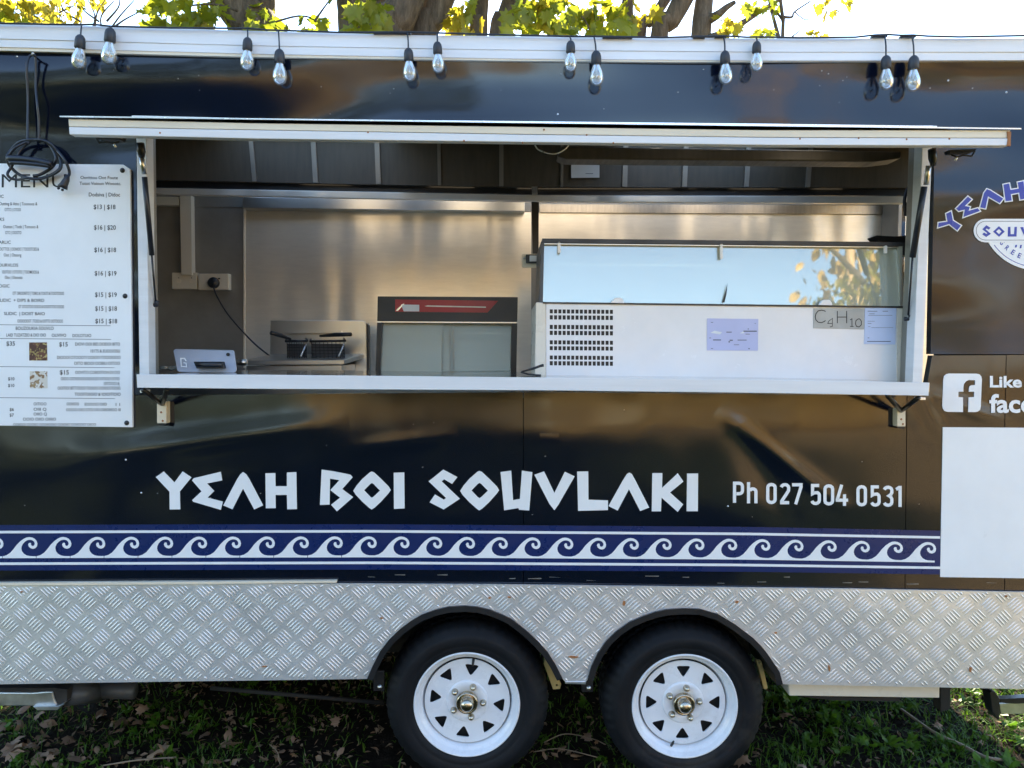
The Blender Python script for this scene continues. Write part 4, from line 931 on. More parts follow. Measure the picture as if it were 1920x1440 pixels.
o = thing('paper_notice', P(1373, 658, YD), 'landscape lilac certificate in the middle of the white fridge front', 'notice', 'papers on the fridge front')
MB().prism([[(1326, 597), (1422, 598), (1421, 657.5), (1325.5, 657)]], YD-0.0022, 0.0016).build('sheet', 'paper_lilac', o)
w = MB()
for x0, y0, x1, y1 in ((1394, 620, 1419, 622), (1337, 636.5, 1352, 638.3), (1383, 637, 1400, 638.3), (1362, 622, 1372, 623.5), (1398, 626, 1406, 627), (1333, 604, 1337, 605), (1330, 633, 1333, 634.2), (1402, 616, 1404, 617.6), (1366, 640, 1369, 642), (1376, 646, 1386, 647), (1333, 653, 1337, 654), (1403, 653, 1406, 654.6), (1415, 606, 1417, 607), (1368, 637, 1374, 639)):
    w.pxbox(x0, y0, x1, y1, YD-0.003, 0.0006)
w.build('print', 'ink_soft', o)
w = MB(); w.prism([[(1332, 624), (1340, 620), (1354, 623), (1350, 627)]], YD-0.0029, 0.0005); w.prism([[(1387, 625), (1394, 621), (1396, 625)]], YD-0.0029, 0.0005); w.build('smudge', 'paper', o)
o = thing('formula_card', P(1572, 617, YD), 'grey card with a handwritten chemical formula on the fridge front', 'sign')
MB().prism([[(1525.5, 578), (1621, 578), (1620, 617.5), (1525, 615.5)]], YD-0.0022, 0.0016).build('card', 'paper_grey', o)
w = MB()
ribbon(w, [(1548, 584), (1545, 582.5), (1540, 581.5), (1534, 583), (1530, 588), (1528.5, 594), (1530, 600), (1534, 604), (1540, 605), (1545, 603), (1548, 601)], 1.6, YD-0.0030)
ribbon(w, [(1570, 583), (1570, 606)], 1.5, YD-0.0030); ribbon(w, [(1587.5, 583), (1587.5, 606)], 1.5, YD-0.0030); ribbon(w, [(1570, 594.5), (1587.5, 594.5)], 1.5, YD-0.0031)
ribbon(w, [(1561, 606.5), (1552, 606.5), (1554, 602), (1561, 597), (1560.5, 612), (1556, 613)], 1.2, YD-0.0030)
ribbon(w, [(1594, 600), (1597.5, 597.5), (1597.5, 612)], 1.3, YD-0.0030); ribbon(w, [(1594, 612), (1600.5, 612)], 1.3, YD-0.0031)
ribbon(w, [(1609, 598), (1605, 601), (1604, 607), (1606, 612), (1611, 613), (1615, 609), (1615, 602), (1612, 598)], 1.4, YD-0.0030, True)
w.build('lettering', 'black_print', o)
o = thing('paper_notice', P(1650, 647, YD), 'pale blue printed sheet beside the formula card', 'notice', 'papers on the fridge front')
MB().prism([[(1622, 576.5), (1680.5, 576.5), (1678.5, 646), (1620.5, 645)]], YD-0.0024, 0.0016).build('sheet', 'paper_blue', o)
w = MB()
for x0, y0, x1, y1 in ((1627, 583, 1645, 584), (1655, 583, 1665, 584), (1628, 591, 1673, 591.6), (1630, 588, 1640, 588.8), (1627, 602, 1640, 602.6), (1627, 606, 1634, 606.8), (1628, 612, 1632, 612.6), (1634, 614, 1675, 614.5), (1627, 633, 1630, 634), (1626, 639.5, 1670, 640.8)):
    w.pxbox(x0, y0, x1, y1, YD-0.0032, 0.0006)
w.build('print', 'ink_soft', o)

# dark gear between the fridge and the window jamb
o = thing('cable_bundle', P(1704, 700, 0.2), 'black hoses looping down beside the glass of the fridge', 'cables')
m = MB()
m.tube(smooth_path([P(1698, 405, .5), P(1696, 375, .5), P(1703, 352, .5), P(1712, 345, .5)]), 0.007, 8)
m.tube(smooth_path([P(1696, 380, .5), P(1702, 400, .5), P(1709, 430, .45), P(1711, 450, .3)]), 0.008, 8)
m.tube(smooth_path([P(1712, 480, .22), P(1702, 495, .22), P(1697, 520, .22), P(1699, 550, .22), P(1708, 572, .22)]), 0.006, 8)
m.tube(smooth_path([P(1714, 488, .22), P(1707, 505, .22), P(1704, 535, .22), P(1708, 565, .22)]), 0.006, 8)
m.build('hose', 'cord_black', o)
MB().prism([[(1638, 444), (1645, 441), (1680, 443), (1716, 440), (1714, 480), (1696, 478), (1694, 458), (1646, 452)]], 0.30, 0.06).build('junction_arm', 'black_plastic', o, bevel=0.004)
MB().prism([[(1697, 575), (1716, 575), (1712, 712), (1697, 712)]], 0.24, 0.10).build('dark_tray', 'black_plastic', o)
MB().prism([[(1699, 578), (1722, 578), (1722, 592), (1699, 592)]], 0.20, 0.04).build('hose_clamp', 'cord_black', o, bevel=0.003)

# tablet till on the counter
zb_ = ZB(P(385, 692, 0.1).x)
o = thing('tablet', Vector((P(385, 692, 0.1).x, 0.1, zb_)), 'silver tablet standing on its black foot at the menu end of the counter', 'tablet')
p0, p1, p2, p3 = P(333, 690.5, 0.10), P(443, 691.5, 0.10), P(438, 658, 0.16), P(325, 655.5, 0.16)
dz = zb_+0.001-p0.z
p0.z += dz; p1.z = p0.z
def rc(a, b, c, d, r=0.10, n=4):   # rounded quad corner points
    out = []
    for (q, pr, nx2) in ((a, d, b), (b, a, c), (c, b, d), (d, c, a)):
        s1 = q+(pr-q).normalized()*0.010; s2 = q+(nx2-q).normalized()*0.010
        for i in range(n+1):
            t = i/n; out.append(s1*(1-t)**2+q*2*t*(1-t)+s2*t*t)
    return out
lp = rc(p0, p1, p2, p3); off = Vector((0, 0.008, 0.003)); n = len(lp)
MB().add(lp+[q+off for q in lp], [tuple(range(n)), tuple(range(2*n-1, n-1, -1))]+[((i+1) % n, i, i+n, (i+1) % n+n) for i in range(n)]).build('case', 'tablet_silver', o)
MB().tube([P(368, 683, 0.07), P(416, 683.5, 0.07)], 0.010, 10).build('foot', 'black_plastic', o)
MB().prism([[(362, 678), (418, 678), (421, 691), (368, 691)]], 0.085, 0.02).build('foot_mount', 'black_plastic', o, bevel=0.003)
MB().prism([disc(427, 664.5, 3.2)], 0.138, 0.006).build('lens', 'black_print', o)
w = MB(); ribbon(w, [(349, 677), (346, 672), (339, 672), (340, 687), (350, 688), (349, 681), (344, 680)], 2.2, 0.108); w.build('case_mark', 'white_print', o)
o = thing('crumpled_bag', P(305, 692, 0.2), 'crumpled clear plastic bag in the corner behind the tablet', 'plastic bag')
m = MB(); vs = []; nxx, nyy = 9, 5
for j in range(nyy):
    for i_ in range(nxx):
        q = P(284+50*i_/(nxx-1), 690-3*j, 0.16+0.03*j); q.z = ZB(q.x)+0.004+max(0, random.uniform(-0.01, 0.028)*(1-abs(j-2)/3)); vs.append(q)
m.add(vs, [(j*nxx+i_, j*nxx+i_+1, (j+1)*nxx+i_+1, (j+1)*nxx+i_) for j in range(nyy-1) for i_ in range(nxx-1)])
m.build('film', 'clear_film', o)
o = thing('steel_canister', P(455, 690, 0.9), 'short steel canister lying between the tablet and the fryer', 'canister')
MB().tube([P(443, 679, 0.9), P(446, 679, 0.9), P(446.2, 679, 0.9), P(463, 679.5, 0.9)], [0.011, 0.011, 0.015, 0.015], 16).build('can', 'steel', o)
o = thing('wire_stand', P(1000, 704, 0.05), 'bent black wire clip lying on the counter by the fridge corner', 'clip')
MB().tube([P(1018, 684.5, .04), P(1000, 691, .05), P(978, 697, .06), P(977.5, 698, .06), P(992, 702, .0), P(1014, 704, -.02)], [0.0045, 0.0045, 0.003, 0.003, 0.003, 0.004], 8).build('wire', 'black_plastic', o)
MB().tube([P(1016, 683, .04), P(1017, 688, .04)], 0.006, 8).build('tip', 'black_plastic', o)

# ------------------------------------------------------------------ menu board
YM = -0.012
mb_ = thing('menu_board', P(60, 800, YM), 'pale menu board with prices, screwed to the wall beside the hatch', 'menu board')
MB().prism([[(-145, 302), (0, 306.5), (231, 308.5), (243.5, 317), (248.5, 801), (0, 798), (-145, 796)]], YM, 0.010).build('board', 'white_print', mb_, bevel=0.001)
for x, y in ((229.5, 319.5), (234.5, 555), (237.5, 793)):
    MB().lathe([(0, .005), (.007, .004), (.0088, 0)], P(x, y, YM), (0, -1, 0), 16).build('screw_cap', 'black_plastic', mb_)
w = MB(); put_text(w, 'MENU', 3, 351.5, 26.5, YM-0.0006, width=121, bold=-0.004); w.build('heading', 'black_print', mb_)
Yt = YM-0.0006
def line(*a, **k):
    w = MB(); put_text(w, *a, **k); w.build('text_line', 'black_print', mb_)
for t, x, y, h in (('oorittou oot foute', 221, 336, 5.2), ('totot voioun woootc.', 227, 347, 5.2), ('DODSIVA | DIDOC', 225, 368.5, 6.4)):
    line(t.title(), x, y, h*1.15, Yt, width=len(t)*3.9, align='R', slope=0.006, bold=0.010)
for t, y in (('$13 | $18', 392), ('$16 | $20', 430.5), ('$16 | $18', 472.5), ('$16 | $19', 516.5), ('$15 | $19', 556.5), ('$15 | $18', 582.5), ('$15 | $18', 606)):
    line(t, 196+(y-390)*0.015, y, 8.6, Yt, width=41, align='C', slope=0.006, bold=0.012)
for t, x, y, h in (('CLASSIC', 7, 371, 6), ('PORKS', 8, 414, 6), ('GARLIC', 20, 457, 6), ('SOURVLOS', 34, 500, 6), ('MAGOGIC', 18, 539, 6), ('SLIDIC  + DIPS & BOIRD', 83, 566, 6), ('SLIDIC  | DOIIT BAIO', 84, 591, 6)):
    line(t, x, y, h, Yt, align='R', slope=0.004, bold=0.008)
for t, x, y in (('outting & atto | toomoos &', 70, 385), ('otto | otoo', 39, 396), ('outton | toob | tomooo &', 72, 428), ('oto | oooto', 40, 439), ('oottos | oonoo | toootoes &', 73, 470), ('oot | otoorg', 40, 481), ('outoo | ototo | toomoos &', 73, 513), ('oto | ooooto', 42, 523), ('ot oroonto | toro & touti & tootooo', 120, 553), ('ot otootoo oooo & oooottoo oooo', 120, 578), ('ooooooot | tooo & ootto ootoooo', 118, 605)):
    line(t.upper() if len(t) % 2 else t.title(), x, y, 6.0, Yt, width=len(t)*2.75, align='R', slope=0.004, bold=0.006)
line('BOUZOUKIA SOUVLO', 65, 618.5, 6.4, Yt, width=71, align='C', bold=0.008); line('LAID TUZATZIO & DIO OIO', 12, 631, 6, Yt, width=74, bold=0.008)
line('OLIVIVO', 97, 631.5, 6, Yt, width=27, bold=0.008); line('DOLOTUIO', 136, 632, 6, Yt, width=35, bold=0.006)
for t, x, y, wd in (('$35', 12, 648, 16), ('$15', 111, 649.5, 16), ('$15', 112, 702, 17), ('$10', 15, 713, 12), ('$10', 15, 725.5, 12), ('$6', 18, 770.5, 8), ('$7', 18, 781, 8)):
    line(t, x, y, 8.2 if wd > 12 else 5.8, Yt, width=wd, bold=0.014)
for t, x, y, wd in (('DIOVI OOI BID DODOI bito', 225, 648, 84), ('101ts & Euoo/OSU', 225, 661, 55), ('Dioooi Otoooti ooioo toooiooo', 226, 673, 119), ('oito biooi OOBIU oitoo', 225, 684, 86), ('Oovito COBOITION DI DO', 225, 701, 84), ('oioo oitiioooooioooo oitioo oitio', 224, 713, 110), ('Ditooo &', 224, 722, 29), ('ooitioi bittoooi toooo ooiootooio', 226, 730.5, 118), ('tooitoioio & ioioitioio', 226, 742, 86)):
    line(t.upper(), x, y, 6.0, Yt, width=wd, align='R', bold=0.006)
for t, x, y, wd in (('OITIOO', 63, 760, 24), ('OOIIOO', 125, 760, 23), ('EOOOO OIO', 159, 760.5, 41), ('1 1', 217, 761, 8), ('oooo oio oto oo oiiioiiioo iii', 124, 771, 102), ('oiii Q', 63, 770, 24), ('oiio Q', 63, 779, 25), ('OOIO OIIO OIIIIO', 43, 788.5, 62), ('ooiiooi oooiio oooiiooio ooioiio ooiiooio oiioo', 25, 798, 155)):
    line(t.upper(), x, y, 5.6 if wd < 150 else 4.6, Yt, width=wd, bold=0.006)
for x1, y0, y1 in ((207, 608, 611), (208, 634, 636.5), (214, 686.5, 689.5), (215, 745, 747.5)):
    MB().prism([[(-140, y0-1), (x1, y1-0.6), (x1, y1+0.3), (-140, y0)]], Yt, 0.0004).build('rule_line', 'ink_soft', mb_)
MB().prism([[(54.5, 642), (88, 642), (88.7, 676), (54.8, 676)]], Yt-0.0003, 0.0004).build('food_photo', 'food_a', mb_)
MB().prism([[(55.7, 696), (88.5, 696), (89, 728), (56, 728)]], Yt-0.0003, 0.0004).build('food_photo', 'food_b', mb_)

# coiled lead hanging from a hook
MB().tube([P(62, 103, 0.0), P(62, 103, -0.03), P(62, 99, -0.035)], 0.004, 8).build('wall_hook', 'steel', T)
o = thing('coiled_lead', P(70, 360, -0.03), 'coiled dark power lead and plug hung over the menu board', 'power cord')
def pc(pts, Y, r, nm='cable', mt='cord_black'): return MB().tube(smooth_path([P(x, y, Y+(0.006*((i_*7) % 3-1))) for i_, (x, y) in enumerate(pts)]), r, 10).build(nm, mt, o)
pc([(52, 268), (52, 230), (52.5, 180), (50, 130), (53, 110), (59, 103), (64, 103), (67, 112), (67, 160), (70, 195), (73, 225), (73, 268)], -0.028, 0.0042)
pc([(62, 330), (76, 327), (96, 315), (105, 300), (100, 282), (86, 266), (62, 262), (38, 266), (22, 280), (14, 294), (18, 310), (34, 326), (54, 334), (74, 335), (96, 328), (112, 316), (113, 300), (104, 280), (90, 268)], -0.034, 0.0052)
pc([(16, 292), (24, 305), (20, 315), (14, 326), (20, 334), (34, 337), (50, 334), (70, 336), (88, 332), (108, 322), (115, 311), (111, 296), (98, 272), (76, 262), (52, 266), (30, 276), (18, 290)], -0.044, 0.0045)
pc([(74, 262), (92, 268), (106, 281), (120, 298), (128, 314), (130, 326), (126, 334)], -0.048, 0.0048)
pc([(30, 300), (36, 285), (48, 272), (54, 268)], -0.036, 0.0045)
MB().tube(smooth_path([P(16, 297, -.05), P(40, 298, -.052), P(70, 302, -.052), P(97, 308, -.05)], 4), [0.011]*13, 10).build('cable_wrap', 'cord_black', o)
MB().tube(smooth_path([P(18, 305, -.055), P(45, 306, -.056), P(75, 309, -.056), P(95, 312, -.05)], 4), [0.007]*13, 10).build('cable_wrap', 'cord_black', o)
pl = MB(); pl.tube([P(128, 328, -.05), P(124, 338, -.05), P(120, 346, -.05), P(117, 352, -.05)], [0.006, 0.011, 0.013, 0.017], 12); pl.build('plug', 'cord_black', o)
for dx, dy in ((-9, 4), (0, 8), (9, 1)): 
    MB().tube([P(117+dx*.6, 350+dy*.5, -.05), P(117+dx, 350+dy, -.05)], 0.0042, 8).build('plug_pin', 'cord_black', o)

# ------------------------------------------------------------------ festoon lights
YL = -0.046
CABLE = [(-120, 42), (0, 44.5), (100, 46.5), (153, 47), (175, 46.5), (208, 50), (320, 53), (465, 54), (500, 57), (522, 57.5), (640, 61.5), (764, 61), (819, 62.5), (960, 66.5), (1069, 69), (1114, 69), (1240, 71), (1357, 68), (1400, 70.5), (1418, 70), (1500, 71.5), (1604, 70.5), (1640, 66.5), (1664, 65.5), (1690, 67), (1712, 66.5), (1740, 68.5), (1800, 70), (1920, 67.5), (2040, 70)]
o = thing('festoon_cable', P(960, 68, -0.03), 'thin black festoon cable lying along the top edge of the trailer', 'cable')
MB().tube([P(x, y-0.8, YL+0.01) for x, y in CABLE], 0.0032, 6).build('cable', 'cord_black', o)
for x0, x1 in ((1636, 1664), (1690, 1718), (700, 770), (1130, 1186), (1300, 1322), (1340, 1362)):
    MB().pxbox(x0, lerp_line(CABLE, x0)-1, x1, lerp_line(CABLE, x0)+2, -0.028, 0.02).build('cable_clip', 'black_plastic', o)
bulbs = [((153, 48), (151, 66), (147, 130), 'clear bulb tilted outwards, nearest the hanging coiled lead'),
 ((208, 50), (207.5, 53), (203, 121), 'higher bulb of the pair next to the coiled lead, tucked against the white fascia'),
 ((464, 55), (464.5, 71), (463, 132), 'shorter hung bulb of the pair above the fryer'),
 ((522, 58), (524, 93), (525, 159), 'long hung bulb above the fryer, wholly below the white fascia'),
 ((764, 62), (765.5, 91), (769, 152), 'lower bulb of the pair above the hot food cabinet'),
 ((819, 62.5), (820, 79), (822, 137), 'higher bulb of the pair above the hot food cabinet'),
 ((1069, 70), (1070, 77), (1070, 135), 'higher bulb above the slotted vents of the display fridge'),
 ((1114, 70), (1117.5, 96), (1119, 161), 'lower bulb above the slotted vents of the display fridge, on a slanting drop'),
 ((1357, 70), (1359, 96), (1361, 158), 'lower bulb above the lilac certificate'),
 ((1418, 71), (1419, 78), (1418, 134), 'higher bulb just past the lilac certificate, close to the fascia'),
 ((1659, 67), (1661, 105), (1662, 168), 'long hung bulb above the pale blue sheet, left of the last pair'),
 ((1710, 68), (1713.5, 105), (1711, 171), 'long hung bulb above the window jamb, nearest the round logo')]
sB = (YL-CAM.y)/FPX
pb = MB().lathe([(0.0, 0.0), (0.0115, -0.0), (0.0165, -0.006), (0.0185, -0.016), (0.0188, -0.040), (0.0165, -0.043), (0.0, -0.043)], (0, 0, 0), (0, 0, 1), 20)
def lathe_local(name, prof, mat, parent, seg=24):
    return MB().lathe(prof, (0, 0, 0), (0, 0, 1), seg).build(name, mat, parent, origin=(0, 0, 0), local=True)
proto = None
def copy_tree(src, parent=None):
    c = src.copy(); COL.objects.link(c)
    if parent: c.parent = parent
    for ch in list(src.children): copy_tree(ch, c)
    return c
bulb_objs = []
for i_, (wt, top_, bot, lab) in enumerate(bulbs):
    a, b = P(*top_, YL), P(*bot, YL); ax = (b-a); ln = ax.length
    if proto is None:
        r = thing('festoon_bulb', (0, 0, 0), 'x', 'light bulb', 'festoon bulbs hung along the roof edge')
        lathe_local('socket', [(0.0, 0.004), (0.005, 0.002), (0.011, -0.002), (0.0165, -0.010), (0.0185, -0.020), (0.0190, -0.046), (0.0165, -0.049), (0.0, -0.049)], 'socket_grey', r)
        gb = lathe_local('glass_bulb', [(0.0125, -0.049), (0.0145, -0.056), (0.0195, -0.068), (0.0245, -0.082), (0.0262, -0.094), (0.0245, -0.107), (0.019, -0.118), (0.010, -0.1245), (0.0, -0.1262)], 'bulb_glass', r, 28)
        MB().tube(smooth_path([(-.008, 0, -.088), (-.006, 0, -.095), (0, 0, -.090), (.006, 0, -.096), (.008, 0, -.088)], 4), 0.0016, 6).add([], []).build('filament', 'alu_bright', gb, origin=(0, 0, 0), local=True)
        lathe_local('stem', [(0.0, -0.050), (0.0045, -0.050), (0.0045, -0.070), (0.002, -0.080), (0.0, -0.081)], 'pale_back', r, 12)
        proto = r; o = r
    else:
        o = copy_tree(proto)
    o.location = a; o.rotation_euler = (-ax).to_track_quat('Z', 'Y').to_euler(); s = ln/0.1262; o.scale = (s, s, s)
    WORLD_LOC[o.name] = Vector(a); o['label'] = lab
    bulb_objs.append((o, wt, a))
for o, wt, a in bulb_objs:
    q = P(wt[0], wt[1], YL+0.008)
    me = MB().tube([a-q, Vector((0, 0, 0))+(a-q)], 0.0026, 6)
    d = MB().tube(smooth_path([q, (q+a)/2+Vector((0.001, -0.002, 0)), a+Vector((0, 0, -0.002))], 3), 0.0028, 6)
    me = bpy.data.meshes.new('drop_cord'); me.from_pydata([tuple(v) for v in d.v], [], d.f); me.materials.append(MT['cord_black'])
    dc = bpy.data.objects.new('drop_cord', me); COL.objects.link(dc); dc.parent = o
    mw = Matrix.LocRotScale(o.location, o.rotation_euler, o.scale); dc.matrix_parent_inverse = mw.inverted()

# ------------------------------------------------------------------ trees beyond the trailer
def leaf_mesh(name, mat, lobes=True, bend=0.25):
    if lobes:
        out = [(0, 0), (.10, .10), (.34, .02), (.30, .20), (.50, .34), (.33, .42), (.40, .70), (.20, .60), (.12, .74), (0, 1.0), (-.12, .74), (-.20, .60), (-.40, .70), (-.33, .42), (-.50, .34), (-.30, .20), (-.34, .02), (-.10, .10)]
    else:
        out = [(0, 0), (.16, .15), (.26, .40), (.18, .75), (0, 1.0), (-.18, .75), (-.26, .40), (-.16, .15)]
    vs = [(0, .42, 0.0)]+[(x, y, -bend*(x*x*1.6+(y-.4)**2*0.6)+0.06*sin(9*x+5*y)) for x, y in out]
    n = len(out); me = bpy.data.meshes.new(name); me.from_pydata(vs, [], [(0, 1+i, 1+(i+1) % n) for i in range(n)])
    me.materials.append(MT[mat]); me.polygons.foreach_set('use_smooth', [True]*n); return me
LM = {'g': leaf_mesh('leaf', 'leaf_green', True, .45), 'y': leaf_mesh('leaf', 'leaf_yellow', True, .45), 's': leaf_mesh('leaf', 'leaf_yellow', False)}
def rnd_rot(down=True):
    q = Quaternion((0, 0, 1), random.uniform(0, 2*pi)) @ Quaternion((1, 0, 0), random.gauss(-1.7 if down else 0, 0.7)) @ Quaternion((0, 1, 0), random.gauss(0, 0.6))
    return q
def leaf_part(tree, p, size, key):
    o = bpy.data.objects.new('leaf', LM[key]); COL.objects.link(o); o.parent = tree
    o.location = p-WORLD_LOC[tree.name]; o.rotation_mode = 'QUATERNION'; o.rotation_quaternion = rnd_rot(); o.scale = (size,)*3
def crown(tree, centers, n, size, mat, rad, zmin):
    m = MB(); base = [v.co.copy() for v in LM['s'].vertices]; fs = [tuple(p.vertices) for p in LM['s'].polygons]; k = 0; tries = 0
    while k < n and tries < n*6:
        tries += 1
        c = random.choice(centers); d = Vector((random.gauss(0, 1), random.gauss(0, 1), random.gauss(0, 1))); p = Vector(c)+Vector((d.x*rad, d.y*rad, d.z*rad*0.7))
        if p.z < CAM.z+0.475*(p.y-CAM.y)+0.1 and p.y > 0: continue
        if p.z < zmin: continue
        q = rnd_rot(); s = size*random.uniform(.7, 1.3); m.add([p+(q @ (v*s)) for v in base], fs); k += 1
    return m.build('crown', mat, tree, kind='stuff')
YT = 4.6
def stem(tree, pts, Y, r_px, base, name='limb', up=2.2, Yend=None):
    # pts: picture-measured axis from roof line upwards; carried down to the base and up into the crown
    s = (Y-CAM.y)/FPX; w = [P(x, y, Y) for x, y in pts]
    d = (w[-1]-w[-2]).normalized(); top = w[-1]+d*up+Vector((0, 0, up*.3))
    b = Vector(base); lo = w[0]; mid = b*0.5+lo*0.5+Vector((0, 0, 0.0))
    path = smooth_path([b, mid, lo]+w[1:]+[w[-1]+d*up*.5, top], 7)
    n = len(path); rs = []
    for i, p in enumerate(path):
        t = max(0, (p.z-w[-1].z)/max(.1, top.z-w[-1].z)); bb = max(0, 1-p.z/1.2)
        rs.append(r_px*s*(1-0.65*t)*(1+0.5*bb)*(1+0.07*sin(p.z*5.1+p.x*9)))
    m = MB(); m.tube(path, rs, 14); m.build(name, 'bark', tree); return top
def twig(tree, pts, Y, r): MB().tube(smooth_path([P(x, y, Y+0.05*(i % 3)) for i, (x, y) in enumerate(pts)], 4), [r*(1-0.6*i/((len(pts)-1)*4)) for i in range((len(pts)-1)*4+1)], 6).build('twig', 'bark', tree)
def cluster(tree, cx, cy, sx, sy, n, Y, size, key):
    for _ in range(int(n*1.35)):
        x = cx+random.uniform(-1, 1)*sx; y = cy+random.uniform(-1, 1)*sy; yy = Y+random.uniform(-.5, .5)
        leaf_part(tree, P(x, y, yy), size*random.uniform(.6, 1.2), key)
# tree with one leaning trunk
b = Vector((P(470, 60, YT).x+.3, YT, 0))
ta = thing('tree', b, 'dark thick leaning tree trunk above the pair of bulbs over the fryer', 'tree', 'trees behind the trailer')
t1 = stem(ta, [(482, 70), (470, 45), (448, 15), (420, -30)], YT, 36, b, 'trunk')
t2 = stem(ta, [(492, 72), (498, 30), (500, -20)], YT+.15, 18, b+Vector((.1, .1, 0)))
twig(ta, [(445, 20), (400, 8), (340, 14), (280, 36)], YT-.4, .012); twig(ta, [(505, 45), (560, 30), (600, 40), (618, 62)], YT-.4, .010); twig(ta, [(590, 40), (605, 18), (622, -5)], YT-.4, .012)
cluster(ta, 345, 22, 80, 28, 48, YT-.4, .17, 'g'); cluster(ta, 555, 42, 60, 16, 18, YT-.4, .16, 'g'); cluster(ta, 485, 35, 18, 22, 8, YT-.5, .15, 'g'); cluster(ta, 385, 40, 30, 14, 8, YT-.2, .16, 'y')
crown(ta, [t1+Vector((-1.6, .3, .8)), t1+Vector((-2.6, .3, -.9)), t1+Vector((-1, .3, -.9)), t1+Vector((.6, .3, -.9)), t1+Vector((.6, .5, 1.2)), t1+Vector((-1, 1, 3)), t1+Vector((-2, 1, 5)), t1+Vector((0, 1.5, 5))], 3400, .36, 'leaf_green', 1.1, 5.0)
# many stemmed tree
b = Vector((P(800, 60, YT).x, YT+.2, 0))
tb = thing('tree', b, 'many stemmed tree with rough grey limbs above the hot food cabinet', 'tree', 'trees behind the trailer')
tops = [stem(tb, [(664, 80), (662, 35), (658, -10)], YT-.1, 29, b+Vector((-.35, 0, 0)), 'trunk'), stem(tb, [(715, 80), (708, 30), (705, -10)], YT+.35, 20, b+Vector((-.2, .2, 0))),
 stem(tb, [(728, 85), (745, 35), (768, -15)], YT-.35, 31, b+Vector((0, -.2, 0)), 'trunk'), stem(tb, [(795, 85), (812, 35), (828, -15)], YT-.1, 27, b+Vector((.1, 0, 0)), 'trunk'),
 stem(tb, [(896, 85), (898, 35), (903, -15)], YT+.1, 16, b+Vector((.3, .1, 0))), stem(tb, [(936, 85), (950, 40), (972, -15)], YT+.2, 22, b+Vector((.4, .2, 0)))]
cluster(tb, 692, 28, 34, 30, 32, YT-.8, .16, 'g'); cluster(tb, 872, 38, 28, 30, 20, YT-.2, .16, 'y'); cluster(tb, 865, 10, 25, 16, 8, YT-.2, .15, 'g')
twig(tb, [(700, 60), (690, 30), (700, -5)], YT-.8, .010)
crown(tb, [t+Vector((.3, .4, 1.0)) for t in tops]+[t+Vector((0, .4, -.9)) for t in tops]+[t+Vector((0, 1, 3.2)) for t in tops]+[t+Vector((.2, 1.4, 5.4)) for t in tops], 4600, .36, 'leaf_green', 1.1, 5.0)
# leafy slanting tree
b = Vector((P(1200, 60, YT).x, YT+.1, 0))
tc = thing('tree', b, 'tree with pale slanting limbs and bright leaves above the display fridge', 'tree', 'trees behind the trailer')
tops = [stem(tc, [(1200, 82), (1222, 40), (1256, -15)], YT, 9.5, b+Vector((-.1, 0, 0))), stem(tc, [(1234, 85), (1258, 40), (1288, -15)], YT-.1, 17, b, 'trunk'), stem(tc, [(1313, 82), (1316, 40), (1322, -15)], YT, 17, b+Vector((.3, 0, 0)), 'trunk')]
MB().tube(smooth_path([P(1320, 42, YT), P(1345, 28, YT-.1), P(1362, 14, YT-.1), P(1378, 4, YT-.1)]), [.05*(1-.035*i) for i in range(19)], 10).build('limb', 'bark', tc)
MB().tube(smooth_path([P(1330, 72, YT-.2), P(1368, 58, YT-.2), P(1400, 38, YT-.2), P(1440, 12, YT-.2), P(1480, -10, YT-.2)]), [.04*(1-.03*i) for i in range(25)], 10).build('limb', 'bark', tc)
MB().tube(smooth_path([P(1178, 45, YT+.2), P(1176, 15, YT+.2), P(1182, -20, YT+.2)]), .06, 10).build('limb', 'bark', tc)
twig(tc, [(1110, 66), (1098, 40), (1090, 30)], YT-.6, .010); twig(tc, [(1110, 66), (1120, 45), (1122, 30)], YT-.6, .010)
cluster(tc, 1070, 34, 112, 34, 80, YT-.6, .17, 'g'); cluster(tc, 1090, 28, 100, 38, 40, YT-.2, .17, 'y'); cluster(tc, 1200, 20, 24, 16, 8, YT-.3, .14, 'y')
cluster(tc, 1365, 45, 24, 16, 14, YT-.3, .12, 'y'); cluster(tc, 1430, 10, 34, 14, 12, YT-.3, .12, 'g'); cluster(tc, 1425, 60, 16, 10, 5, YT-.3, .12, 'g')
crown(tc, [t+Vector((-.3, .4, 1.0)) for t in tops]+[t+Vector((-.5, 1, 3.0)) for t in tops], 2600, .36, 'leaf_green', 1.0, 5.0)
# thin bare stemmed tree
b = Vector((P(1465, 60, YT).x, YT+.1, 0))
td = thing('young_tree', b, 'thin bare stemmed young tree against open sky right of the slanting limbs', 'tree', 'trees behind the trailer')
stem(td, [(1467, 80), (1468, 40), (1462, -10)], YT, 3.2, b, 'trunk', 1.0)
twig(td, [(1462, 78), (1452, 40), (1444, 10), (1440, -8)], YT, .02); twig(td, [(1469, 40), (1455, 22), (1440, 14)], YT, .014); twig(td, [(1470, 32), (1485, 32), (1490, 22), (1520, 2)], YT, .014); twig(td, [(1490, 22), (1510, 37), (1530, 30)], YT, .006); twig(td, [(1484, 70), (1496, 60), (1504, 50)], YT, .008)
cluster(td, 1562, 8, 34, 14, 12, YT-.2, .10, 'y'); cluster(td, 1525, 62, 16, 8, 5, YT, .10, 'y'); cluster(td, 1448, 58, 8, 8, 4, YT, .10, 'g')
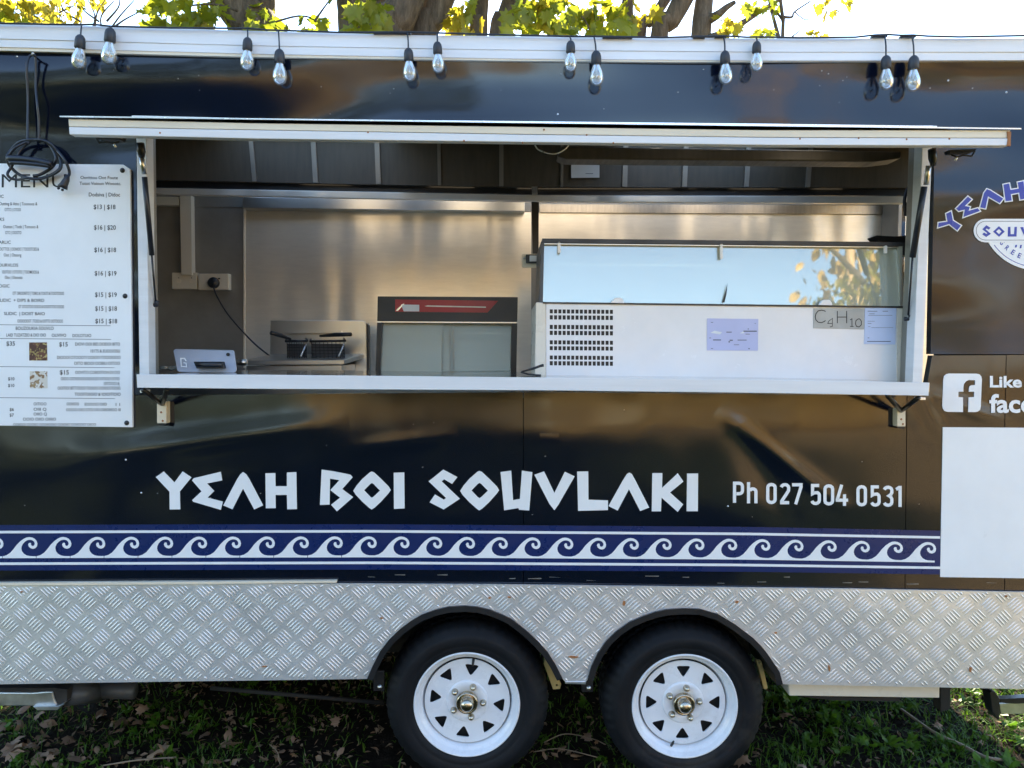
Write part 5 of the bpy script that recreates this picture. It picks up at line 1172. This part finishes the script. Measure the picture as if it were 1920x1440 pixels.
# yellow shrub at the far end
b = Vector((P(90, 40, YT).x, YT, 0))
te = thing('yellow_shrub', b, 'tall yellow leaved shrub with bare twigs at the menu board end', 'shrub', None)
stem(te, [(60, 70), (45, 20), (40, -20)], YT, 4, b, 'trunk', 1.0)
for pts in ([(172, 60), (178, 30), (165, 0)], [(178, 60), (182, 25), (200, -4)], [(192, 60), (190, 30), (214, 2)], [(205, 58), (225, 30), (252, 0)], [(215, 50), (235, 36), (262, 22)], [(185, 40), (160, 22), (150, 8)], [(200, 40), (222, 14), (224, -4)], [(60, 60), (100, 30), (140, 10)], [(150, 40), (120, 20), (112, -5)]):
    twig(te, pts, YT-.2, .010)
cluster(te, 40, 22, 62, 26, 60, YT-.3, .14, 'y'); cluster(te, 118, 18, 38, 24, 70, YT-.2, .075, 's'); cluster(te, 20, 34, 30, 12, 12, YT-.5, .15, 'g'); cluster(te, 185, 6, 14, 10, 6, YT-.2, .09, 'y')

m = MB(); bs_ = [v.co.copy() for v in LM['s'].vertices]; fq = [tuple(p.vertices) for p in LM['s'].polygons]
for _ in range(700):
    p = Vector((b.x+random.gauss(0, .45), YT+random.gauss(0, .4), random.uniform(.4, 4.3))); q = rnd_rot(); sz = random.uniform(.09, .17)
    m.add([p+(q @ (v*sz)) for v in bs_], fq)
m.build('foliage', 'leaf_yellow', te, kind='stuff')
# ------------------------------------------------------------------ what stands behind the viewer (seen in the glass and the gloss)
def mass(name, trees, mat, leaf, n):
    m = MB(); base = [v.co.copy() for v in LM['s'].vertices]; fs = [tuple(p.vertices) for p in LM['s'].polygons]
    for (x, y, h, r) in trees:
        m.tube([(x, y, 0), (x+.1, y, h*.5), (x, y, h*.8)], [.22, .16, .05], 7)
        for _ in range(n):
            a = random.uniform(0, 2*pi); u = random.uniform(-1, 1); rr_ = (random.uniform(.35, 1))*r; k = math.sqrt(1-u*u)
            p = Vector((x+k*cos(a)*rr_, y+k*sin(a)*rr_, h*.56+u*h*.44)); q = rnd_rot(); s = leaf*random.uniform(.6, 1.4)
            m.add([p+(q @ (v*s)) for v in base], fs)
    return m.build(name, mat, kind='stuff', label=None)
random.seed(21)
mass('far_golden_trees', [(-4.2+1.9*i+random.uniform(-.4, .4), -17-random.uniform(0, 2), random.uniform(4.6, 5.4), random.uniform(1.5, 1.9)) for i in range(8)]+[(10.4+2.2*i, -17.5-random.uniform(0, 2), random.uniform(8.5, 11), random.uniform(1.9, 2.5)) for i in range(6)], 'leaf_gold', .42, 520)
mass('far_dark_trees', [(-19+2.2*i+random.uniform(-.6, .6), -19-random.uniform(0, 4), random.uniform(11, 14.5), random.uniform(2.0, 2.7)) for i in range(8)], 'leaf_dark', .6, 480)
mass('further_treeline', [(-70+6*i+random.uniform(-2, 2), 60+random.uniform(0, 8), random.uniform(4, 7), random.uniform(2.6, 3.6)) for i in range(24)], 'leaf_dark', 1.3, 90)
mass('far_treeline', [(-60+5.5*i+random.uniform(-2, 2), -60-random.uniform(0, 8), random.uniform(5, 9), random.uniform(2.6, 3.6)) for i in range(24)], 'leaf_dark', 1.3, 140)
pb_ = Vector((5.1, -8.2, 0))
o = thing('timber_pole', pb_, 'plain timber pole mirrored in the glass of the display fridge', 'pole')
MB().tube([pb_, pb_+Vector((0, 0, 7))], [.075, .06], 14).build('shaft', 'timber_pole', o)
MB().box(4.5, 5.7, -8.25, -8.15, 6.4, 6.5).build('cross_arm', 'timber_pole', o)
tv = Vector((5.9, -7.4, 0))
o = thing('golden_tree', tv, 'small gold leaved tree mirrored in the glass beside the pole', 'tree')
MB().tube(smooth_path([tv, tv+Vector((-.1, 0, 1.2)), tv+Vector((-.3, .1, 2.6)), tv+Vector((-.9, .1, 3.6)), tv+Vector((-1.5, .1, 4.3))]), [.08-.002*i for i in range(25)], 10).build('trunk', 'bark', o)
MB().tube(smooth_path([tv+Vector((-.3, 0, 2.4)), tv+Vector((-.2, .1, 3.4)), tv+Vector((-.3, .2, 4.6))]), [.05-.003*i for i in range(13)], 8).build('limb', 'bark', o)
crown(o, [tv+Vector((-1.0, 0, 3.7)), tv+Vector((-.5, .1, 4.3)), tv+Vector((-.6, .1, 3.4)), tv+Vector((-.1, 0, 4.0)), tv+Vector((-1.3, 0, 3.3)), tv+Vector((0, 0, 3.2))], 620, .14, 'leaf_yellow', .25, .3)

# ------------------------------------------------------------------ ground cover
random.seed(5)
def rand_ground(): return random.uniform(-2.6, 2.7), random.uniform(-0.35, 2.6)
gb = MB()
def dens(x, y):
    d = 0.35+0.5*(x > 1.0)+0.25*(x < -1.0 and y < .7)
    if 1.0 < x: d = 0.95
    if -0.55 < x < 0.0: d = 0.10
    if 0.25 < x < .75: d = .5
    return d*(1.0 if y < 1.3 else .4)
k = 0
while k < 16000:
    x, y = rand_ground()
    if random.random() > dens(x, y)*(0.5+0.5*sin(x*11+sin(y*9)*2)+.3): continue
    k += 1
    h = random.uniform(.012, .06)*random.uniform(.6, 1.2)*(1.2 if x > .9 else 1); a = random.uniform(0, 2*pi); b_ = random.uniform(0.3, 1.8); w_ = random.uniform(.0014, .003)
    dx, dy = cos(a), sin(a); px_, py_ = -dy*w_, dx*w_
    gb.add([(x-px_, y-py_, 0), (x+px_, y+py_, 0), (x+dx*h*b_*.4+px_*.8, y+dy*h*b_*.4+py_*.8, h*.6), (x+dx*h*b_*.4-px_*.8, y+dy*h*b_*.4-py_*.8, h*.6), (x+dx*h*b_, y+dy*h*b_, h*(1-.25*b_))], [(0, 1, 2, 3), (3, 2, 4)])
gb.build('grass', 'grass_blade', kind='stuff', origin=(0, 0, 0))
wd = MB(); base = [v.co.copy() for v in LM['s'].vertices]; fs = [tuple(p.vertices) for p in LM['s'].polygons]
base2 = [v.co.copy() for v in LM['g'].vertices]; fs2 = [tuple(p.vertices) for p in LM['g'].polygons]
k = 0
while k < 900:
    x, y = rand_ground()
    d = 0.9 if x > 1.15 else (0.55 if x < -.9 else (0.12 if x < 0 else 0.25))
    if random.random() > d: continue
    k += 1; nl = random.randint(4, 8); sz = random.uniform(.012, .042)*(1.5 if x > 1.3 else 1)
    for j in range(nl):
        q = Quaternion((0, 0, 1), random.uniform(0, 2*pi)) @ Quaternion((1, 0, 0), random.uniform(.1, .9))
        p = Vector((x+random.uniform(-.02, .02), y+random.uniform(-.02, .02), random.uniform(.005, .035)))
        bb, ff = (base, fs) if random.random() < .6 else (base2, fs2)
        wd.add([p+(q @ (v*sz*random.uniform(.7, 1.3))) for v in bb], ff)
wd.build('weeds', 'weed_leaf', kind='stuff', origin=(0, 0, 0))
# clods of soil
cl = MB()
for _ in range(1100):
    x, y = random.uniform(-2.6, 2.3), random.uniform(-.2, 1.6); s = random.uniform(.004, .016)
    vs = [(x+s*random.uniform(.6, 1.2)*cos(a), y+s*random.uniform(.6, 1.2)*sin(a), 0) for a in (0, 1.26, 2.5, 3.8, 5.0)]+[(x+random.uniform(-.3, .3)*s, y+random.uniform(-.3, .3)*s, s*random.uniform(.5, .9))]
    cl.add(vs, [(i_, (i_+1) % 5, 5) for i_ in range(5)])
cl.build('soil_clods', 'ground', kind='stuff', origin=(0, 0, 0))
lt = MB()
for _ in range(7000):
    x, y = random.uniform(-2.6, 2.5), random.uniform(-.2, 1.7)
    if random.random() > (0.9 if x < -.5 else .45): continue
    s = random.uniform(.006, .022); q = Quaternion((0, 0, 1), random.uniform(0, 2*pi)) @ Quaternion((1, 0, 0), random.gauss(0, .5)) @ Quaternion((0, 1, 0), random.gauss(0, .5))
    w_ = random.uniform(.08, .7); p = Vector((x, y, random.uniform(.003, .02)))
    lt.add([p+(q @ Vector(v)) for v in ((-s, 0, 0), (-s*.2, -s*w_, s*.15), (s, s*.1, 0), (s*.1, s*w_, s*.2))], [(0, 1, 2), (0, 2, 3)])
lt.build('leaf_litter', 'litter', kind='stuff', origin=(0, 0, 0))
DL = [leaf_mesh('fallen_leaf', 'dry_leaf', True, .8), leaf_mesh('fallen_leaf', 'dry_leaf', False, 1.2)]
spots = []
for _ in range(60): spots.append((random.uniform(5, 440), min(1438, 1320+118*random.random()**.8), random.uniform(.03, .075)))
for _ in range(10): spots.append((random.uniform(420, 715), random.uniform(1340, 1438), random.uniform(.025, .05)))
for _ in range(5): spots.append((random.uniform(1040, 1140), random.uniform(1350, 1436), random.uniform(.03, .05)))
for _ in range(10): spots.append((random.uniform(1440, 1900), random.uniform(1340, 1436), random.uniform(.03, .05)))
for i_, (x, y, s) in enumerate(spots):
    o = bpy.data.objects.new('fallen_leaf', DL[i_ % 2]); COL.objects.link(o); p = G(x, y, .022); o.location = p
    o.rotation_euler = (random.gauss(0, .45), random.gauss(0, .45), random.uniform(0, 6.28)); o.scale = (s*1.1, s*1.1, s)
    side = 'under the menu board end of the trailer' if x < 440 else ('between front wheel and menu board end' if x < 720 else ('on the soil between the two wheels' if x < 1200 else 'in the grass near the storage box'))
    kd = 'lobed' if i_ % 2 == 0 else 'narrow'; props(o, 'small '+kd+' brown fallen leaf '+side, 'leaf', kd+' fallen leaves '+side)
for i_, (x, y, s, lab) in enumerate(((1396, 1432, .075, 'pale pointed dry leaf at the near edge below the storage box'), (1512, 1434, .06, 'light tan curled leaf near the foot of the second wheel'), (1460, 1338, .06, 'flat tan chip of bark close behind the second wheel'))):
    o = bpy.data.objects.new('fallen_leaf', DL[0]); COL.objects.link(o); o.location = G(x, y, .03); o.rotation_euler = (.3, -.2, i_*2.1); o.scale = (s,)*3
    props(o, lab, 'leaf')
tw = [([(1690, 1330), (1750, 1372), (1800, 1395), (1850, 1420), (1895, 1425)], .006, 'long brown twig slanting through the grass beside the black corner leg'), ([(1020, 1392), (1060, 1376), (1110, 1385), (1135, 1396)], .0022, 'thin arching straw between the two wheels'), ([(1000, 1410), (1050, 1404), (1120, 1420)], .0018, 'pale straw lying low between the wheels'), ([(190, 1436), (260, 1425), (330, 1420)], .003, 'dark twig among the brown leaves'), ([(505, 1395), (520, 1410), (525, 1432)], .002, 'single green straw standing in the dark soil')]
for pts, r, lab in tw:
    m = MB().tube(smooth_path([G(x, y, .03+.01*(i_ % 2)) for i_, (x, y) in enumerate(pts)]), r, 6)
    m.build('twig', 'twig', label=lab, cat='twig')
